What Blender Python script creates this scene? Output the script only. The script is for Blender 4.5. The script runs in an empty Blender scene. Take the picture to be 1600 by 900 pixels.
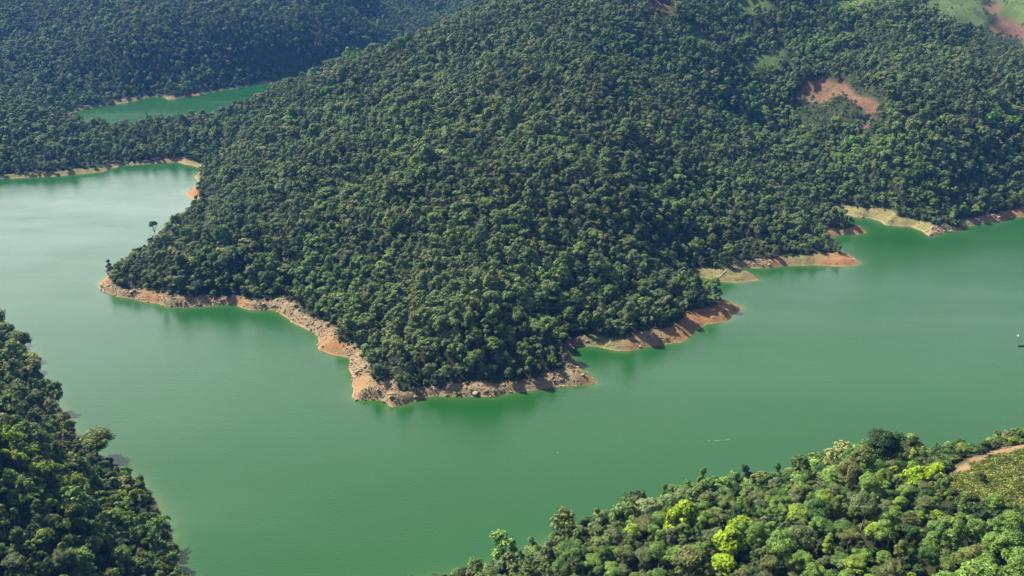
import bpy, bmesh, math, random
import numpy as np
from mathutils import Vector

sc = bpy.context.scene
COL = sc.collection
# ------------------------------------------------------------------ camera
H = 300.0            # camera height above the lake
F = 1537.0           # focal length in photo pixels (1600 wide)
PITCH = math.atan(620.0 / F)
cam_d = bpy.data.cameras.new('camera')
cam_d.sensor_width = 36.0
cam_d.lens = 36.0 * F / 1600.0
cam_d.clip_start = 1.0
cam_d.clip_end = 20000.0
cam = bpy.data.objects.new('camera', cam_d)
cam.location = (0, 0, H)
cam.rotation_euler = (math.radians(90) - PITCH, 0, 0)
COL.objects.link(cam)
sc.camera = cam

# ------------------------------------------------------------------ sky, sun, exposure
SUN_EL = math.radians(48)
SUN_AZ = math.radians(-56)        # clockwise from +Y: the sun stands back left
world = bpy.data.worlds.new('World')
sc.world = world
world.use_nodes = True
wn = world.node_tree
wn.nodes.clear()
w_out = wn.nodes.new('ShaderNodeOutputWorld')
w_bg = wn.nodes.new('ShaderNodeBackground')
w_sky = wn.nodes.new('ShaderNodeTexSky')
w_sky.sky_type = 'NISHITA'
w_sky.sun_disc = False
w_sky.sun_elevation = SUN_EL
w_sky.sun_rotation = SUN_AZ
w_sky.air_density = 1.0
w_sky.dust_density = 1.5
w_bg.inputs['Strength'].default_value = 0.05
w_tc = wn.nodes.new('ShaderNodeTexCoord')
w_map = wn.nodes.new('ShaderNodeMapping')
w_map.inputs['Scale'].default_value = (1.0, 1.0, 2.2)
w_map.inputs['Location'].default_value = (0.35, 0.1, 0.0)
w_noise = wn.nodes.new('ShaderNodeTexNoise')
w_noise.inputs['Scale'].default_value = 1.3
w_noise.inputs['Detail'].default_value = 4.0
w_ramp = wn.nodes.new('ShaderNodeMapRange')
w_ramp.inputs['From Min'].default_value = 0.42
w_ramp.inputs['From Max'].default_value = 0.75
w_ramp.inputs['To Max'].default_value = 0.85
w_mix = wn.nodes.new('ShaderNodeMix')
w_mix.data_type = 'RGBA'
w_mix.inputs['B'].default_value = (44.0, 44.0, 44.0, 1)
L = wn.links.new
L(w_tc.outputs['Generated'], w_map.inputs['Vector'])
L(w_map.outputs['Vector'], w_noise.inputs['Vector'])
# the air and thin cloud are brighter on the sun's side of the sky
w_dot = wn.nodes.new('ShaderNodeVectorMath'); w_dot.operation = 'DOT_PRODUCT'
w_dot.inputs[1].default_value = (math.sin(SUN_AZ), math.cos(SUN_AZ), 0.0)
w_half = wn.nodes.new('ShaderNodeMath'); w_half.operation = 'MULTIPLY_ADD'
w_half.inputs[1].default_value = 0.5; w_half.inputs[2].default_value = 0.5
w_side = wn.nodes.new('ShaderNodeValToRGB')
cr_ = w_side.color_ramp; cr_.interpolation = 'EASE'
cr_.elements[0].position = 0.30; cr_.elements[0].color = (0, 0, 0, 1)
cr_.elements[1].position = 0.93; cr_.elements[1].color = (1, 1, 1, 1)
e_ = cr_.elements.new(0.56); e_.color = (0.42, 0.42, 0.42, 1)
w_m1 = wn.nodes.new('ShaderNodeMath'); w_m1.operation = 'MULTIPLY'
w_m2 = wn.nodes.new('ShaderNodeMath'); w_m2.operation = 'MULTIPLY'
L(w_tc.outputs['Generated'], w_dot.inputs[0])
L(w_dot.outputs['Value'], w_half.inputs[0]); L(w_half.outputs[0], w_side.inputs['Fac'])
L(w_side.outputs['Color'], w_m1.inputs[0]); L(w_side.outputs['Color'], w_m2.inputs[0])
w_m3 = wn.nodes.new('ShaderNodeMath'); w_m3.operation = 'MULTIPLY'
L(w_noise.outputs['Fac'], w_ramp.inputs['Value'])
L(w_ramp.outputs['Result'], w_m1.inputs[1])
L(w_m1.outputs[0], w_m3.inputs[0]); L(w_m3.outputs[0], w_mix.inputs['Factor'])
w_sep = wn.nodes.new('ShaderNodeSeparateXYZ')          # bright hazy air low in the sky, shaped sunward to brighten the lake's reflection
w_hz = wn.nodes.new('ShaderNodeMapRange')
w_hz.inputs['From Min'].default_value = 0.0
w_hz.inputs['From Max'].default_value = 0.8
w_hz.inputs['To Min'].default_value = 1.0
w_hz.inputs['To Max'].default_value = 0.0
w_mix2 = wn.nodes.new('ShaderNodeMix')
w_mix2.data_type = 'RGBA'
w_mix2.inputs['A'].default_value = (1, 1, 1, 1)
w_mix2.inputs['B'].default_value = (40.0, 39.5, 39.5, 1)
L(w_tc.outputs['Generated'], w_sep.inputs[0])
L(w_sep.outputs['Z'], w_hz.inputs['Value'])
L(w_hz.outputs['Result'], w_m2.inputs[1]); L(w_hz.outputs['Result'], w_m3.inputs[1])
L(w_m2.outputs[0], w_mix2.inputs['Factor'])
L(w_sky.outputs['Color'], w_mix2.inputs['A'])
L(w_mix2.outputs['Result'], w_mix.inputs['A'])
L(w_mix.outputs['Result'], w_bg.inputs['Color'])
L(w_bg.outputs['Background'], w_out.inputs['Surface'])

sun_d = bpy.data.lights.new('sun', 'SUN')
sun_d.energy = 5.0
sun_d.angle = math.radians(0.5)
sun_d.color = (1.0, 0.93, 0.78)
sun = bpy.data.objects.new('sun', sun_d)
sdir = Vector((math.sin(SUN_AZ) * math.cos(SUN_EL), math.cos(SUN_AZ) * math.cos(SUN_EL), math.sin(SUN_EL)))
sun.rotation_euler = sdir.to_track_quat('Z', 'Y').to_euler()
sun.location = (0, 0, 600)
COL.objects.link(sun)

sc.view_settings.view_transform = 'Standard'
sc.view_settings.look = 'None'
sc.view_settings.gamma = 1.0
sc.view_settings.use_curve_mapping = False
sc.view_settings.exposure = 0.78
sc.render.engine = 'CYCLES'
sc.cycles.max_bounces = 6
sc.cycles.diffuse_bounces = 3
sc.cycles.glossy_bounces = 2
sc.cycles.transmission_bounces = 3
sc.cycles.transparent_max_bounces = 4
sc.cycles.volume_bounces = 0
sc.cycles.caustics_reflective = False
sc.cycles.use_denoising = True
sc.cycles.denoiser = 'OPENIMAGEDENOISE'
sc.cycles.denoising_input_passes = 'RGB_ALBEDO_NORMAL'
sc.cycles.denoising_prefilter = 'ACCURATE'
sc.cycles.use_adaptive_sampling = False

rng = np.random.default_rng(11)
random.seed(5)

# ------------------------------------------------------------------ picture <-> place
FW = np.array([0, math.cos(PITCH), -math.sin(PITCH)])
UP = np.array([0, math.sin(PITCH), math.cos(PITCH)])
def ray(u, v):
    return np.array([(u - 800) / F, 0, 0]) + FW - UP * (v - 450) / F
def at_z(u, v, z):
    r = ray(u, v); t = (z - H) / r[2]
    return r[0] * t, r[1] * t
def at_y(u, v, Y):
    r = ray(u, v); t = Y / r[1]
    return r[0] * t, Y, H + r[2] * t
def project(x, y, z):
    px = np.asarray(x, float); py = np.asarray(y, float); pz = np.asarray(z, float) - H
    dep = py * FW[1] + pz * FW[2]
    upc = py * UP[1] + pz * UP[2]
    dep = np.where(dep < 1, 1, dep)
    return 800 + F * px / dep, 450 - F * upc / dep, dep

# ------------------------------------------------------------------ numpy noise
_perm = rng.permutation(256); _perm = np.concatenate([_perm, _perm])
_g = rng.uniform(0, 2 * math.pi, 256); _gx = np.cos(_g); _gy = np.sin(_g)
def perlin(x, y):
    xi = np.floor(x).astype(int); yi = np.floor(y).astype(int)
    xf = x - xi; yf = y - yi
    xi &= 255; yi &= 255
    u = xf * xf * xf * (xf * (xf * 6 - 15) + 10); v = yf * yf * yf * (yf * (yf * 6 - 15) + 10)
    def gr(ix, iy, dx, dy):
        h = _perm[(_perm[ix & 255] + iy) & 255]
        return _gx[h] * dx + _gy[h] * dy
    a = gr(xi, yi, xf, yf); b = gr(xi + 1, yi, xf - 1, yf)
    c = gr(xi, yi + 1, xf, yf - 1); d = gr(xi + 1, yi + 1, xf - 1, yf - 1)
    return (a + u * (b - a)) * (1 - v) + (c + u * (d - c)) * v
def fbm(x, y, s, o=4, off=0.0):
    r = 0; a = 1.0
    for k in range(o):
        r = r + a * perlin(x / s + 17.3 * k + off, y / s - 9.1 * k + off); s *= 0.5; a *= 0.5
    return r
def ridged(x, y, s, o=3, off=0.0):
    r = 0; a = 1.0
    for k in range(o):
        r = r + a * (1 - 2.2 * np.abs(perlin(x / s + 5.3 * k + off, y / s + 3.7 * k + off))); s *= 0.5; a *= 0.45
    return r
def smooth(x):
    x = np.clip(x, 0, 1); return x * x * (3 - 2 * x)

# ------------------------------------------------------------------ shorelines: (u, v, width of the bare bank in m, kind) kind 0 rock, 1 orange earth, 2 grassy, 3 none
LAKE = [(-900, 305, 6, 2), (-400, 292, 6, 2), (-60, 281, 8, 2), (0, 279, 6, 2), (80, 276, 8, 2), (117, 272, 8, 2), (158, 269, 9, 2), (190, 258, 6, 2),
        (227, 256, 6, 2), (249, 255, 6, 2), (276, 253, 10, 1), (302, 259, 6, 2), (312, 264, 6, 2), (306, 276, 4, 2), (310, 288, 6, 2),
        (291, 302, 13, 1), (303, 314, 10, 1), (296, 330, 4, 3), (262, 362, 4, 3), (222, 396, 4, 3), (180, 424, 6, 0), (157, 441, 10, 1), (159, 455, 11, 0), (184, 463, 11, 0),
        (210, 467, 11, 0), (237, 473, 12, 1), (258, 478, 12, 0), (292, 480, 12, 0), (330, 478, 9, 0), (360, 475, 8, 0), (372, 478, 11, 1), (393, 484, 12, 0),
        (427, 485, 12, 0), (451, 498, 12, 0), (474, 514, 12, 0), (498, 524, 13, 0), (500, 547, 15, 1), (520, 555, 14, 1), (548, 559, 11, 0),
        (544, 576, 11, 0), (556, 586, 12, 0), (548, 619, 15, 1), (561, 626, 16, 0), (596, 626, 17, 0), (613, 637, 17, 0), (641, 629, 14, 0),
        (672, 619, 11, 0), (699, 619, 13, 0), (744, 618, 12, 0), (771, 620, 12, 0), (806, 615, 12, 0), (833, 611, 12, 0), (861, 603, 13, 0),
        (898, 602, 16, 0), (931, 600, 15, 1), (922, 588, 14, 2), (897, 568, 12, 0), (893, 553, 8, 3), (896, 541, 8, 0), (936, 542, 13, 2),
        (964, 546, 14, 2), (983, 548, 14, 1), (1021, 540, 13, 0), (1061, 535, 14, 1), (1080, 525, 15, 1), (1105, 505, 15, 1), (1136, 502, 20, 1),
        (1149, 492, 20, 1), (1161, 480, 22, 1), (1149, 474, 20, 1), (1127, 470, 14, 1), (1112, 460, 5, 3), (1092, 447, 5, 3), (1085, 436, 5, 3), (1098, 433, 14, 2), (1120, 439, 14, 2), (1155, 441, 15, 2),
        (1189, 438, 16, 1), (1177, 430, 15, 2), (1158, 423, 12, 2), (1152, 418, 10, 0), (1192, 418, 11, 0), (1217, 417, 11, 1), (1249, 414, 14, 2),
        (1299, 415, 17, 1), (1324, 417, 20, 1), (1347, 412, 22, 1), (1336, 403, 18, 1), (1320, 398, 12, 2), (1306, 390, 5, 3), (1296, 374, 5, 3), (1313, 366, 9, 1),
        (1344, 366, 13, 1), (1354, 364, 14, 1), (1346, 356, 12, 1), (1330, 352, 7, 1), (1310, 345, 5, 3), (1306, 338, 8, 2), (1320, 334, 14, 2), (1338, 339, 16, 2), (1360, 341, 17, 2),
        (1376, 346, 19, 2), (1384, 351, 20, 2), (1400, 352, 15, 2), (1424, 354, 11, 2), (1440, 360, 15, 2), (1452, 370, 15, 0), (1460, 368, 13, 0),
        (1476, 361, 9, 0), (1502, 361, 4, 3), (1514, 353, 10, 2), (1544, 349, 11, 0), (1570, 346, 11, 0), (1576, 341, 13, 1), (1600, 338, 13, 1),
        (1720, 330, 11, 0), (1900, 330, 8, 1), (2500, 300, 8, 2),
        (2700, 620, 6, 1), (2200, 640, 6, 1), (1800, 680, 6, 1), (1600, 702, 5, 1), (1480, 716, 5, 1), (1350, 727, 5, 1), (1200, 767, 5, 1), (1100, 784, 5, 1),
        (1000, 808, 5, 1), (900, 834, 5, 1), (800, 876, 3, 1), (720, 900, 3, 1), (650, 916, 3, 1), (600, 945, 3, 1), (520, 1060, 4, 1), (430, 1100, 4, 1),
        (360, 1040, 4, 1), (306, 960, 3, 3), (290, 905, 2, 3), (280, 875, 2, 3), (268, 842, 2, 3), (260, 808, 2, 3), (246, 784, 2, 3), (218, 756, 2, 3),
        (174, 722, 2, 3), (124, 690, 2, 3), (98, 650, 2, 3), (76, 606, 2, 3), (42, 550, 2, 3), (2, 508, 3, 3), (-100, 450, 4, 3), (-400, 410, 4, 3), (-900, 395, 4, 3)]
CHANNEL = [(112, 176, 3, 2), (104, 186, 3, 3), (160, 206, 3, 3), (220, 207, 3, 3), (280, 200, 3, 3), (340, 190, 3, 3), (400, 178, 3, 3), (450, 165, 3, 3), (520, 150, 3, 3), (600, 128, 3, 3), (700, 104, 3, 3),
           (690, 92, 3, 3), (600, 103, 3, 3), (500, 120, 4, 3), (440, 129, 5, 2), (428, 130, 8, 1), (410, 131, 7, 1), (373, 137, 3, 3), (324, 145, 3, 3), (306, 149, 8, 1),
           (292, 151, 4, 3), (280, 153, 3, 3), (268, 155, 12, 1), (262, 155, 10, 2), (254, 151, 3, 3), (236, 151, 3, 3), (207, 158, 9, 2), (188, 162, 9, 2), (170, 164, 3, 3), (158, 166, 5, 2), (129, 171, 8, 2)]
def to_world(poly):
    return np.array([list(at_z(u, v, 0)) + [w * (0.62 if 635 < u < 880 and v > 590 else 0.84 if v < 560 else 0.9) if w > 5 else w, k] for u, v, w, k in poly], float)
SH = [to_world(LAKE), to_world(CHANNEL)]

def shore_fields(x, y):
    """signed distance (+ on land), bank width and bank kind weights at points"""
    n = len(x)
    best = np.full(n, 1e12); w = np.zeros(n); k = np.zeros((n, 4))
    inside = np.zeros(n, bool)
    for poly in SH:
        m = len(poly)
        ins = np.zeros(n, bool)
        for i in range(m):
            a = poly[i]; b = poly[(i + 1) % m]
            ex, ey = b[0] - a[0], b[1] - a[1]
            t = np.clip(((x - a[0]) * ex + (y - a[1]) * ey) / (ex * ex + ey * ey), 0, 1)
            dx = x - a[0] - t * ex; dy = y - a[1] - t * ey
            d2 = dx * dx + dy * dy
            c = d2 < best
            best[c] = d2[c]
            tc = t[c]
            w[c] = a[2] * (1 - tc) + b[2] * tc
            kk = np.zeros((tc.size, 4)); kk[:, int(a[3])] += 1 - tc; kk[:, int(b[3])] += tc
            k[c] = kk
            cr = ((a[1] > y) != (b[1] > y))
            xx = a[0] + (y - a[1]) * ex / (ey if abs(ey) > 1e-9 else 1e-9)
            ins ^= cr & (x < xx)
        inside |= ins
    d = np.sqrt(best)
    return np.where(inside, -d, d), w, k

# ------------------------------------------------------------------ height control points
ctrl = []
def cz(u, v, z, tree=0):
    x, y = at_z(u, v, z + tree); ctrl.append((x, y, z))
def cy(u, v, Y, tree=0):
    x, y, z = at_y(u, v, Y); ctrl.append((x, y, z - tree))
for u, v, z in [(750, 540, 24), (760, 450, 32), (780, 350, 52), (850, 250, 76), (900, 150, 104), (950, 50, 142), (1000, 0, 166), (1050, -70, 205),
                (1000, 350, 42), (1100, 320, 30), (1200, 320, 24), (1245, 365, 11), (1000, 450, 17), (650, 300, 62), (500, 300, 40), (400, 350, 26),
                (300, 400, 14), (560, 440, 16), (450, 200, 60), (600, 150, 86), (360, 280, 20), (900, 480, 14), (700, 200, 84), (1050, 200, 68),
                (1100, 100, 104), (660, 520, 17), (850, 545, 20), (1060, 460, 11), (700, 575, 18), (640, 560, 14), (450, 450, 16), (350, 440, 13), (250, 425, 12), (800, 585, 11), (800, 100, 118)]:
    cz(u, v, z)
for u, v, z in [(440, 142, 44), (480, 126, 55), (560, 80, 80), (640, 60, 97), (700, 35, 112), (760, 15, 126), (800, 0, 135), (860, -40, 160), (1380, 0, 150), (1450, 25, 138),
                (1500, 50, 125), (1560, 75, 113), (1600, 95, 103), (1700, 130, 92), (1200, -30, 180)]:
    cz(u, v, z, 9)
for u, v, z in [(1400, 250, 48), (1310, 150, 88), (1200, 50, 132), (1460, 150, 88), (1550, 200, 66), (1600, 170, 76), (1250, 200, 48), (1290, 300, 12),
                (1150, 100, 98), (1350, 60, 126), (1430, 300, 26), (1550, 300, 16), (1300, 50, 132),
                (0, 100, 46), (0, 0, 115), (200, 60, 76), (200, 0, 108), (400, 60, 66), (400, 0, 92), (600, 20, 62), (600, -20, 84), (760, -10, 92),
                (-300, 100, 60), (-300, 0, 130), (1480, 10, 118), (1550, 40, 100), (1600, 0, 125), (1600, 60, 82), (1750, 0, 140)]:
    cz(u, v, z)
for u, v, Y in [(-250, 158, 1220), (-100, 164, 1230), (0, 166, 1230), (60, 172, 1230), (120, 188, 1235), (170, 192, 1240), (220, 186, 1245), (280, 180, 1250), (340, 170, 1275), (400, 158, 1320)]:
    cy(u, v, Y, 15)
for u, v, Y in [(640, 893, 352), (800, 850, 342), (900, 800, 337), (1000, 777, 332), (1100, 752, 327), (1200, 738, 322), (1350, 700, 315), (1420, 703, 312)]:
    cy(u, v, Y, 15 if u < 1420 else 12)
for u, v, Y in [(1500, 694, 309), (1600, 682, 305), (1800, 655, 300)]:
    cy(u, v, Y, 6)
for u, v, Y in [(900, 900, 290), (1100, 900, 257), (1400, 900, 232), (1600, 900, 220), (1300, 800, 272), (1550, 770, 268), (1100, 830, 290)]:
    cy(u, v, Y, 6)
ctrl += [(0, 0, 235), (0, -150, 255), (400, -100, 255), (-400, -100, 255), (0, 80, 180), (0, 140, 120), (0, 200, 62), (0, 260, 22), (-120, 120, 165), (150, 110, 165),
         (400, 150, 175), (700, 200, 190), (500, 330, 130), (800, 330, 150), (-230, 400, 48), (-300, 400, 100), (-400, 420, 160), (-350, 500, 76), (-460, 600, 92),
         (-300, 300, 92), (-250, 200, 125), (-500, 300, 165), (-650, 720, 110), (-900, 700, 160), (-700, 400, 190),
         (-900, 2100, 190), (-400, 2100, 200), (100, 2150, 210), (600, 2100, 240), (1200, 2100, 215), (1700, 1700, 200), (-1500, 1700, 170), (-1500, 1300, 90), (1500, 1200, 120),
         (0, 1850, 150), (500, 1700, 215), (680, 1480, 92), (780, 1500, 78), (900, 1480, 70), (0, 2500, 230), (1200, 2500, 230), (-1200, 2500, 220)]
for poly in SH:
    for i in range(0, len(poly)):
        a, b = poly[i], poly[(i + 1) % len(poly)]
        if i % 2 == 0: ctrl.append((a[0], a[1], 0.0))
ctrl = np.array(ctrl, float)
SC = 500.0
def _U(r2):
    return np.where(r2 > 1e-12, 0.5 * r2 * np.log(np.maximum(r2, 1e-12)), 0)
cx, cyy = ctrl[:, 0] / SC, ctrl[:, 1] / SC
N = len(ctrl)
K = _U((cx[:, None] - cx[None]) ** 2 + (cyy[:, None] - cyy[None]) ** 2) + np.eye(N) * 2e-4
Pm = np.stack([np.ones(N), cx, cyy], 1)
A = np.block([[K, Pm], [Pm.T, np.zeros((3, 3))]])
sol = np.linalg.solve(A, np.concatenate([ctrl[:, 2], np.zeros(3)]))
def tps(x, y):
    out = np.empty(len(x))
    for s in range(0, len(x), 40000):
        xx, yy = x[s:s + 40000] / SC, y[s:s + 40000] / SC
        out[s:s + 40000] = _U((xx[:, None] - cx[None]) ** 2 + (yy[:, None] - cyy[None]) ** 2) @ sol[:N] + sol[N] + sol[N + 1] * xx + sol[N + 2] * yy
    return out

# ------------------------------------------------------------------ terrain grid (finer where shores are near the view point)
def axis(segs):
    out = []
    for a, b, st in segs:
        out.append(np.arange(a, b, st))
    out.append([segs[-1][1]]); return np.concatenate(out)
gx = axis([(-2600, -900, 25), (-900, -420, 6), (-420, 620, 2.2), (620, 950, 4.5), (950, 2600, 25)])
gy = axis([(-400, 150, 16), (150, 520, 5), (520, 1000, 2.2), (1000, 1350, 3.6), (1350, 2150, 9), (2150, 2900, 40)])
NX, NY = len(gx), len(gy)
GX, GY = np.meshgrid(gx, gy)
fx, fy = GX.ravel(), GY.ravel()
jx = fbm(fx, fy, 26, 3, 3.1) * 3.2; jy = fbm(fx, fy, 26, 3, 41.7) * 3.2
D, BW, BK = shore_fields(fx + jx, fy + jy)
BW = BW * (1 + 0.35 * fbm(fx, fy, 30, 2, 9.0))
hb = np.minimum(0.66 * BW, 8.5)
Dl = np.maximum(D, 0)
zb = hb * (1 - np.exp(-1.25 * Dl / BW))
base = tps(fx, fy)
zl = zb + np.maximum(base - hb * 0.6, 0.0) * smooth(Dl / 55)
zl += smooth((Dl - 12) / 90) * np.clip(base / 45, 0.08, 1) * (23.0 * np.where(fy < 480, 0.16, 1.0) * (ridged(fx, fy, 270, 3, 2.2) - 0.95) + 1.6 * fbm(fx, fy, 40, 3))
zl += np.exp(-((Dl - BW * 0.5) / (BW * 0.6)) ** 2) * smooth(Dl / 3) * (BK[:, 0] * 2.0 + 0.95) * (fbm(fx, fy, 9, 3, 7.7) + 0.5 * ridged(fx, fy, 16, 2, 1.1))
zl = np.maximum(zl, 0.04 * Dl)
zl = np.minimum(zl, 262 + 0.1 * (zl - 262))
ZW = np.maximum(-0.42 * np.maximum(-D, 0), -22) - 0.05
Z = np.where(D > 0, zl, ZW)
Zg = Z.reshape(NY, NX); Dg = D.reshape(NY, NX); Wg = BW.reshape(NY, NX)
K0 = BK[:, 0].reshape(NY, NX)
def bil(G, x, y):
    x = np.asarray(x, float); y = np.asarray(y, float)
    i = np.clip(np.searchsorted(gx, x) - 1, 0, NX - 2); j = np.clip(np.searchsorted(gy, y) - 1, 0, NY - 2)
    tx = np.clip((x - gx[i]) / (gx[i + 1] - gx[i]), 0, 1); ty = np.clip((y - gy[j]) / (gy[j + 1] - gy[j]), 0, 1)
    return (G[j, i] * (1 - tx) + G[j, i + 1] * tx) * (1 - ty) + (G[j + 1, i] * (1 - tx) + G[j + 1, i + 1] * tx) * ty
def march(u, v, off=0.0):
    """where the view through a photo pixel meets the land (raised by off metres)"""
    r = ray(u, v)
    t = np.arange(120, 2600, 1.0)
    x, y, z = r[0] * t, r[1] * t, H + r[2] * t
    h = bil(Zg, x, y) + off
    hit = np.nonzero(z < h)[0]
    i = hit[0] if len(hit) else len(t) - 1
    return float(x[i]), float(y[i]), float(bil(Zg, x[i], y[i]))

def poly_world(pts, off=0.0):
    return np.array([march(u, v, off)[:2] for u, v in pts])
def in_poly(P, x, y):
    ins = np.zeros(len(x), bool)
    for i in range(len(P)):
        a, b = P[i], P[(i + 1) % len(P)]
        ey = b[1] - a[1]
        if abs(ey) < 1e-9: continue
        ins ^= ((a[1] > y) != (b[1] > y)) & (x < a[0] + (y - a[1]) * (b[0] - a[0]) / ey)
    return ins
def poly_dist(P, x, y):
    best = np.full(len(x), 1e12)
    for i in range(len(P)):
        a, b = P[i], P[(i + 1) % len(P)]
        e = b - a
        t = np.clip(((x - a[0]) * e[0] + (y - a[1]) * e[1]) / (e @ e + 1e-9), 0, 1)
        best = np.minimum(best, (x - a[0] - t * e[0]) ** 2 + (y - a[1] - t * e[1]) ** 2)
    return np.sqrt(best)
# clearings (traced, then laid on the land)
SCARS = [poly_world(p) for p in [
    [(1243, 150), (1262, 128), (1290, 122), (1318, 128), (1330, 136), (1342, 150), (1368, 156), (1378, 174), (1356, 178), (1344, 168), (1330, 156), (1318, 148), (1298, 152), (1288, 160), (1262, 158)],
    [(1345, 198), (1356, 186), (1364, 180), (1368, 184), (1352, 204)],
    [(1012, 4), (1025, 0), (1045, 8), (1052, 20), (1036, 18), (1018, 12)],
    [(1535, 10), (1560, 2), (1565, 16), (1548, 22)],
    [(1546, 40), (1560, 24), (1580, 30), (1600, 40), (1630, 50), (1620, 72), (1600, 62), (1575, 58), (1552, 54)],
    ]]
SOILS = [poly_world(p) for p in [
    [(1428, 706), (1470, 696), (1500, 690), (1545, 693), (1548, 700), (1520, 706), (1490, 706), (1470, 702), (1440, 712)],
    [(1484, 744), (1500, 730), (1520, 716), (1545, 705), (1600, 692), (1700, 680), (1700, 690), (1600, 702), (1550, 714), (1524, 724), (1506, 738), (1492, 752)],
    [(1024, 836), (1044, 830), (1050, 842), (1030, 848)]]]
PASTURE = poly_world([(1484, 746), (1506, 732), (1524, 722), (1552, 712), (1600, 700), (1720, 690), (1720, 800), (1600, 790), (1550, 785), (1500, 775), (1474, 768)])
GRASSES = [poly_world(p) for p in [
    [(1165, 110), (1180, 92), (1205, 78), (1225, 72), (1220, 92), (1200, 108), (1180, 122)],
    [(1300, 0), (1340, -8), (1390, 0), (1400, 12), (1360, 16), (1340, 20), (1300, 14)],
    [(1310, 50), (1330, 48), (1338, 62), (1320, 66)],
    [(1140, 0), (1200, -6), (1205, 12), (1180, 26), (1150, 20)],
    [(1070, 30), (1085, 40), (1110, 70), (1100, 74), (1075, 50)],
    [(1440, 6), (1480, 0), (1500, 20), (1520, 42), (1500, 46), (1470, 26)],
    [(1500, 0), (1530, 0), (1540, 25), (1520, 20)],
    [(1530, -12), (1640, -12), (1640, 30), (1600, 38), (1562, 26)], [(1590, 60), (1640, 60), (1640, 84), (1600, 80)],
    [(1580, 84), (1600, 76), (1620, 90), (1600, 96)],
    [(1420, -10), (1520, -10), (1545, 30), (1530, 55), (1500, 42), (1450, 16)]]]
scar_m = np.zeros(len(fx)); soil_m = np.zeros(len(fx)); grass_m = np.zeros(len(fx)); past_m = np.zeros(len(fx))
wob = fbm(fx, fy, 22, 3, 5.5)
def soft(P, wd):
    box = (fx > P[:, 0].min() - 40) & (fx < P[:, 0].max() + 40) & (fy > P[:, 1].min() - 40) & (fy < P[:, 1].max() + 40)
    out = np.zeros(len(fx))
    i = np.nonzero(box)[0]
    s = poly_dist(P, fx[i], fy[i]) * np.where(in_poly(P, fx[i], fy[i]), 1, -1) + wob[i] * wd
    out[i] = smooth(s / wd + 0.5)
    return out
for P in SCARS: scar_m = np.maximum(scar_m, soft(P, 3))
for P in SOILS: soil_m = np.maximum(soil_m, soft(P, 1.6))
for P in GRASSES: grass_m = np.maximum(grass_m, soft(P, 10))
past_m = soft(PASTURE, 3)
CLR = np.maximum.reduce([scar_m, soil_m, past_m]).reshape(NY, NX)
GRS = grass_m.reshape(NY, NX)
# scars are slumped: dig them slightly and roughen
Z = Z - scar_m * 2.0 + scar_m * 1.6 * fbm(fx, fy, 14, 3, 2.0) + past_m * 0.5 * fbm(fx, fy, 12, 2)
Zg = Z.reshape(NY, NX)

# ------------------------------------------------------------------ mesh helpers
def mesh_np(name, V, Fq, mats=(), mat_idx=None, smooth_on=False):
    me = bpy.data.meshes.new(name)
    V = np.asarray(V, np.float32); Fq = np.asarray(Fq, np.int32)
    k = Fq.shape[1]
    me.vertices.add(len(V)); me.vertices.foreach_set('co', V.ravel())
    me.loops.add(Fq.size); me.loops.foreach_set('vertex_index', Fq.ravel())
    me.polygons.add(len(Fq))
    me.polygons.foreach_set('loop_start', np.arange(len(Fq), dtype=np.int32) * k)
    me.polygons.foreach_set('loop_total', np.full(len(Fq), k, np.int32))
    for m in mats: me.materials.append(m)
    if mat_idx is not None: me.polygons.foreach_set('material_index', np.asarray(mat_idx, np.int32))
    me.polygons.foreach_set('use_smooth', np.full(len(Fq), smooth_on, bool))
    me.update(calc_edges=True)
    return me
def link(name, me, parent=None, loc=None):
    o = bpy.data.objects.new(name, me); COL.objects.link(o)
    if parent is not None: o.parent = parent
    if loc is not None: o.location = loc
    return o
def tag(o, label, cat, group=None, kind=None):
    o['label'] = label; o['category'] = cat
    if group: o['group'] = group
    if kind: o['kind'] = kind
    return o

# ------------------------------------------------------------------ materials
def new_mat(name):
    m = bpy.data.materials.new(name); m.use_nodes = True
    nt = m.node_tree; nt.nodes.clear()
    out = nt.nodes.new('ShaderNodeOutputMaterial')
    return m, nt, out
def nd(nt, t, **kw):
    n = nt.nodes.new(t)
    for k, v in kw.items():
        if k in n.inputs: n.inputs[k].default_value = v
        else: setattr(n, k, v)
    return n
def noise(nt, vec, scale, detail=4.0, rough=0.55, w=None):
    n = nt.nodes.new('ShaderNodeTexNoise'); n.inputs['Scale'].default_value = scale
    n.inputs['Detail'].default_value = detail; n.inputs['Roughness'].default_value = rough
    nt.links.new(vec, n.inputs['Vector']); return n.outputs['Fac']
def mrange(nt, val, a, b, c=0.0, d=1.0):
    n = nt.nodes.new('ShaderNodeMapRange')
    for k, v in (('From Min', a), ('From Max', b), ('To Min', c), ('To Max', d)): n.inputs[k].default_value = v
    nt.links.new(val, n.inputs['Value']); return n.outputs['Result']
def mixc(nt, fac, a, b, blend='MIX'):
    n = nt.nodes.new('ShaderNodeMix'); n.data_type = 'RGBA'; n.blend_type = blend
    for s, v in (('Factor', fac), ('A', a), ('B', b)):
        if isinstance(v, bpy.types.NodeSocket): nt.links.new(v, n.inputs[s])
        elif isinstance(v, (int, float)): n.inputs[s].default_value = v
        else: n.inputs[s].default_value = (*v, 1)
    return n.outputs['Result']
def math_(nt, op, a, b=None):
    n = nt.nodes.new('ShaderNodeMath'); n.operation = op
    for i, v in enumerate((a, b)):
        if v is None: continue
        if isinstance(v, bpy.types.NodeSocket): nt.links.new(v, n.inputs[i])
        else: n.inputs[i].default_value = v
    return n.outputs[0]

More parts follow.
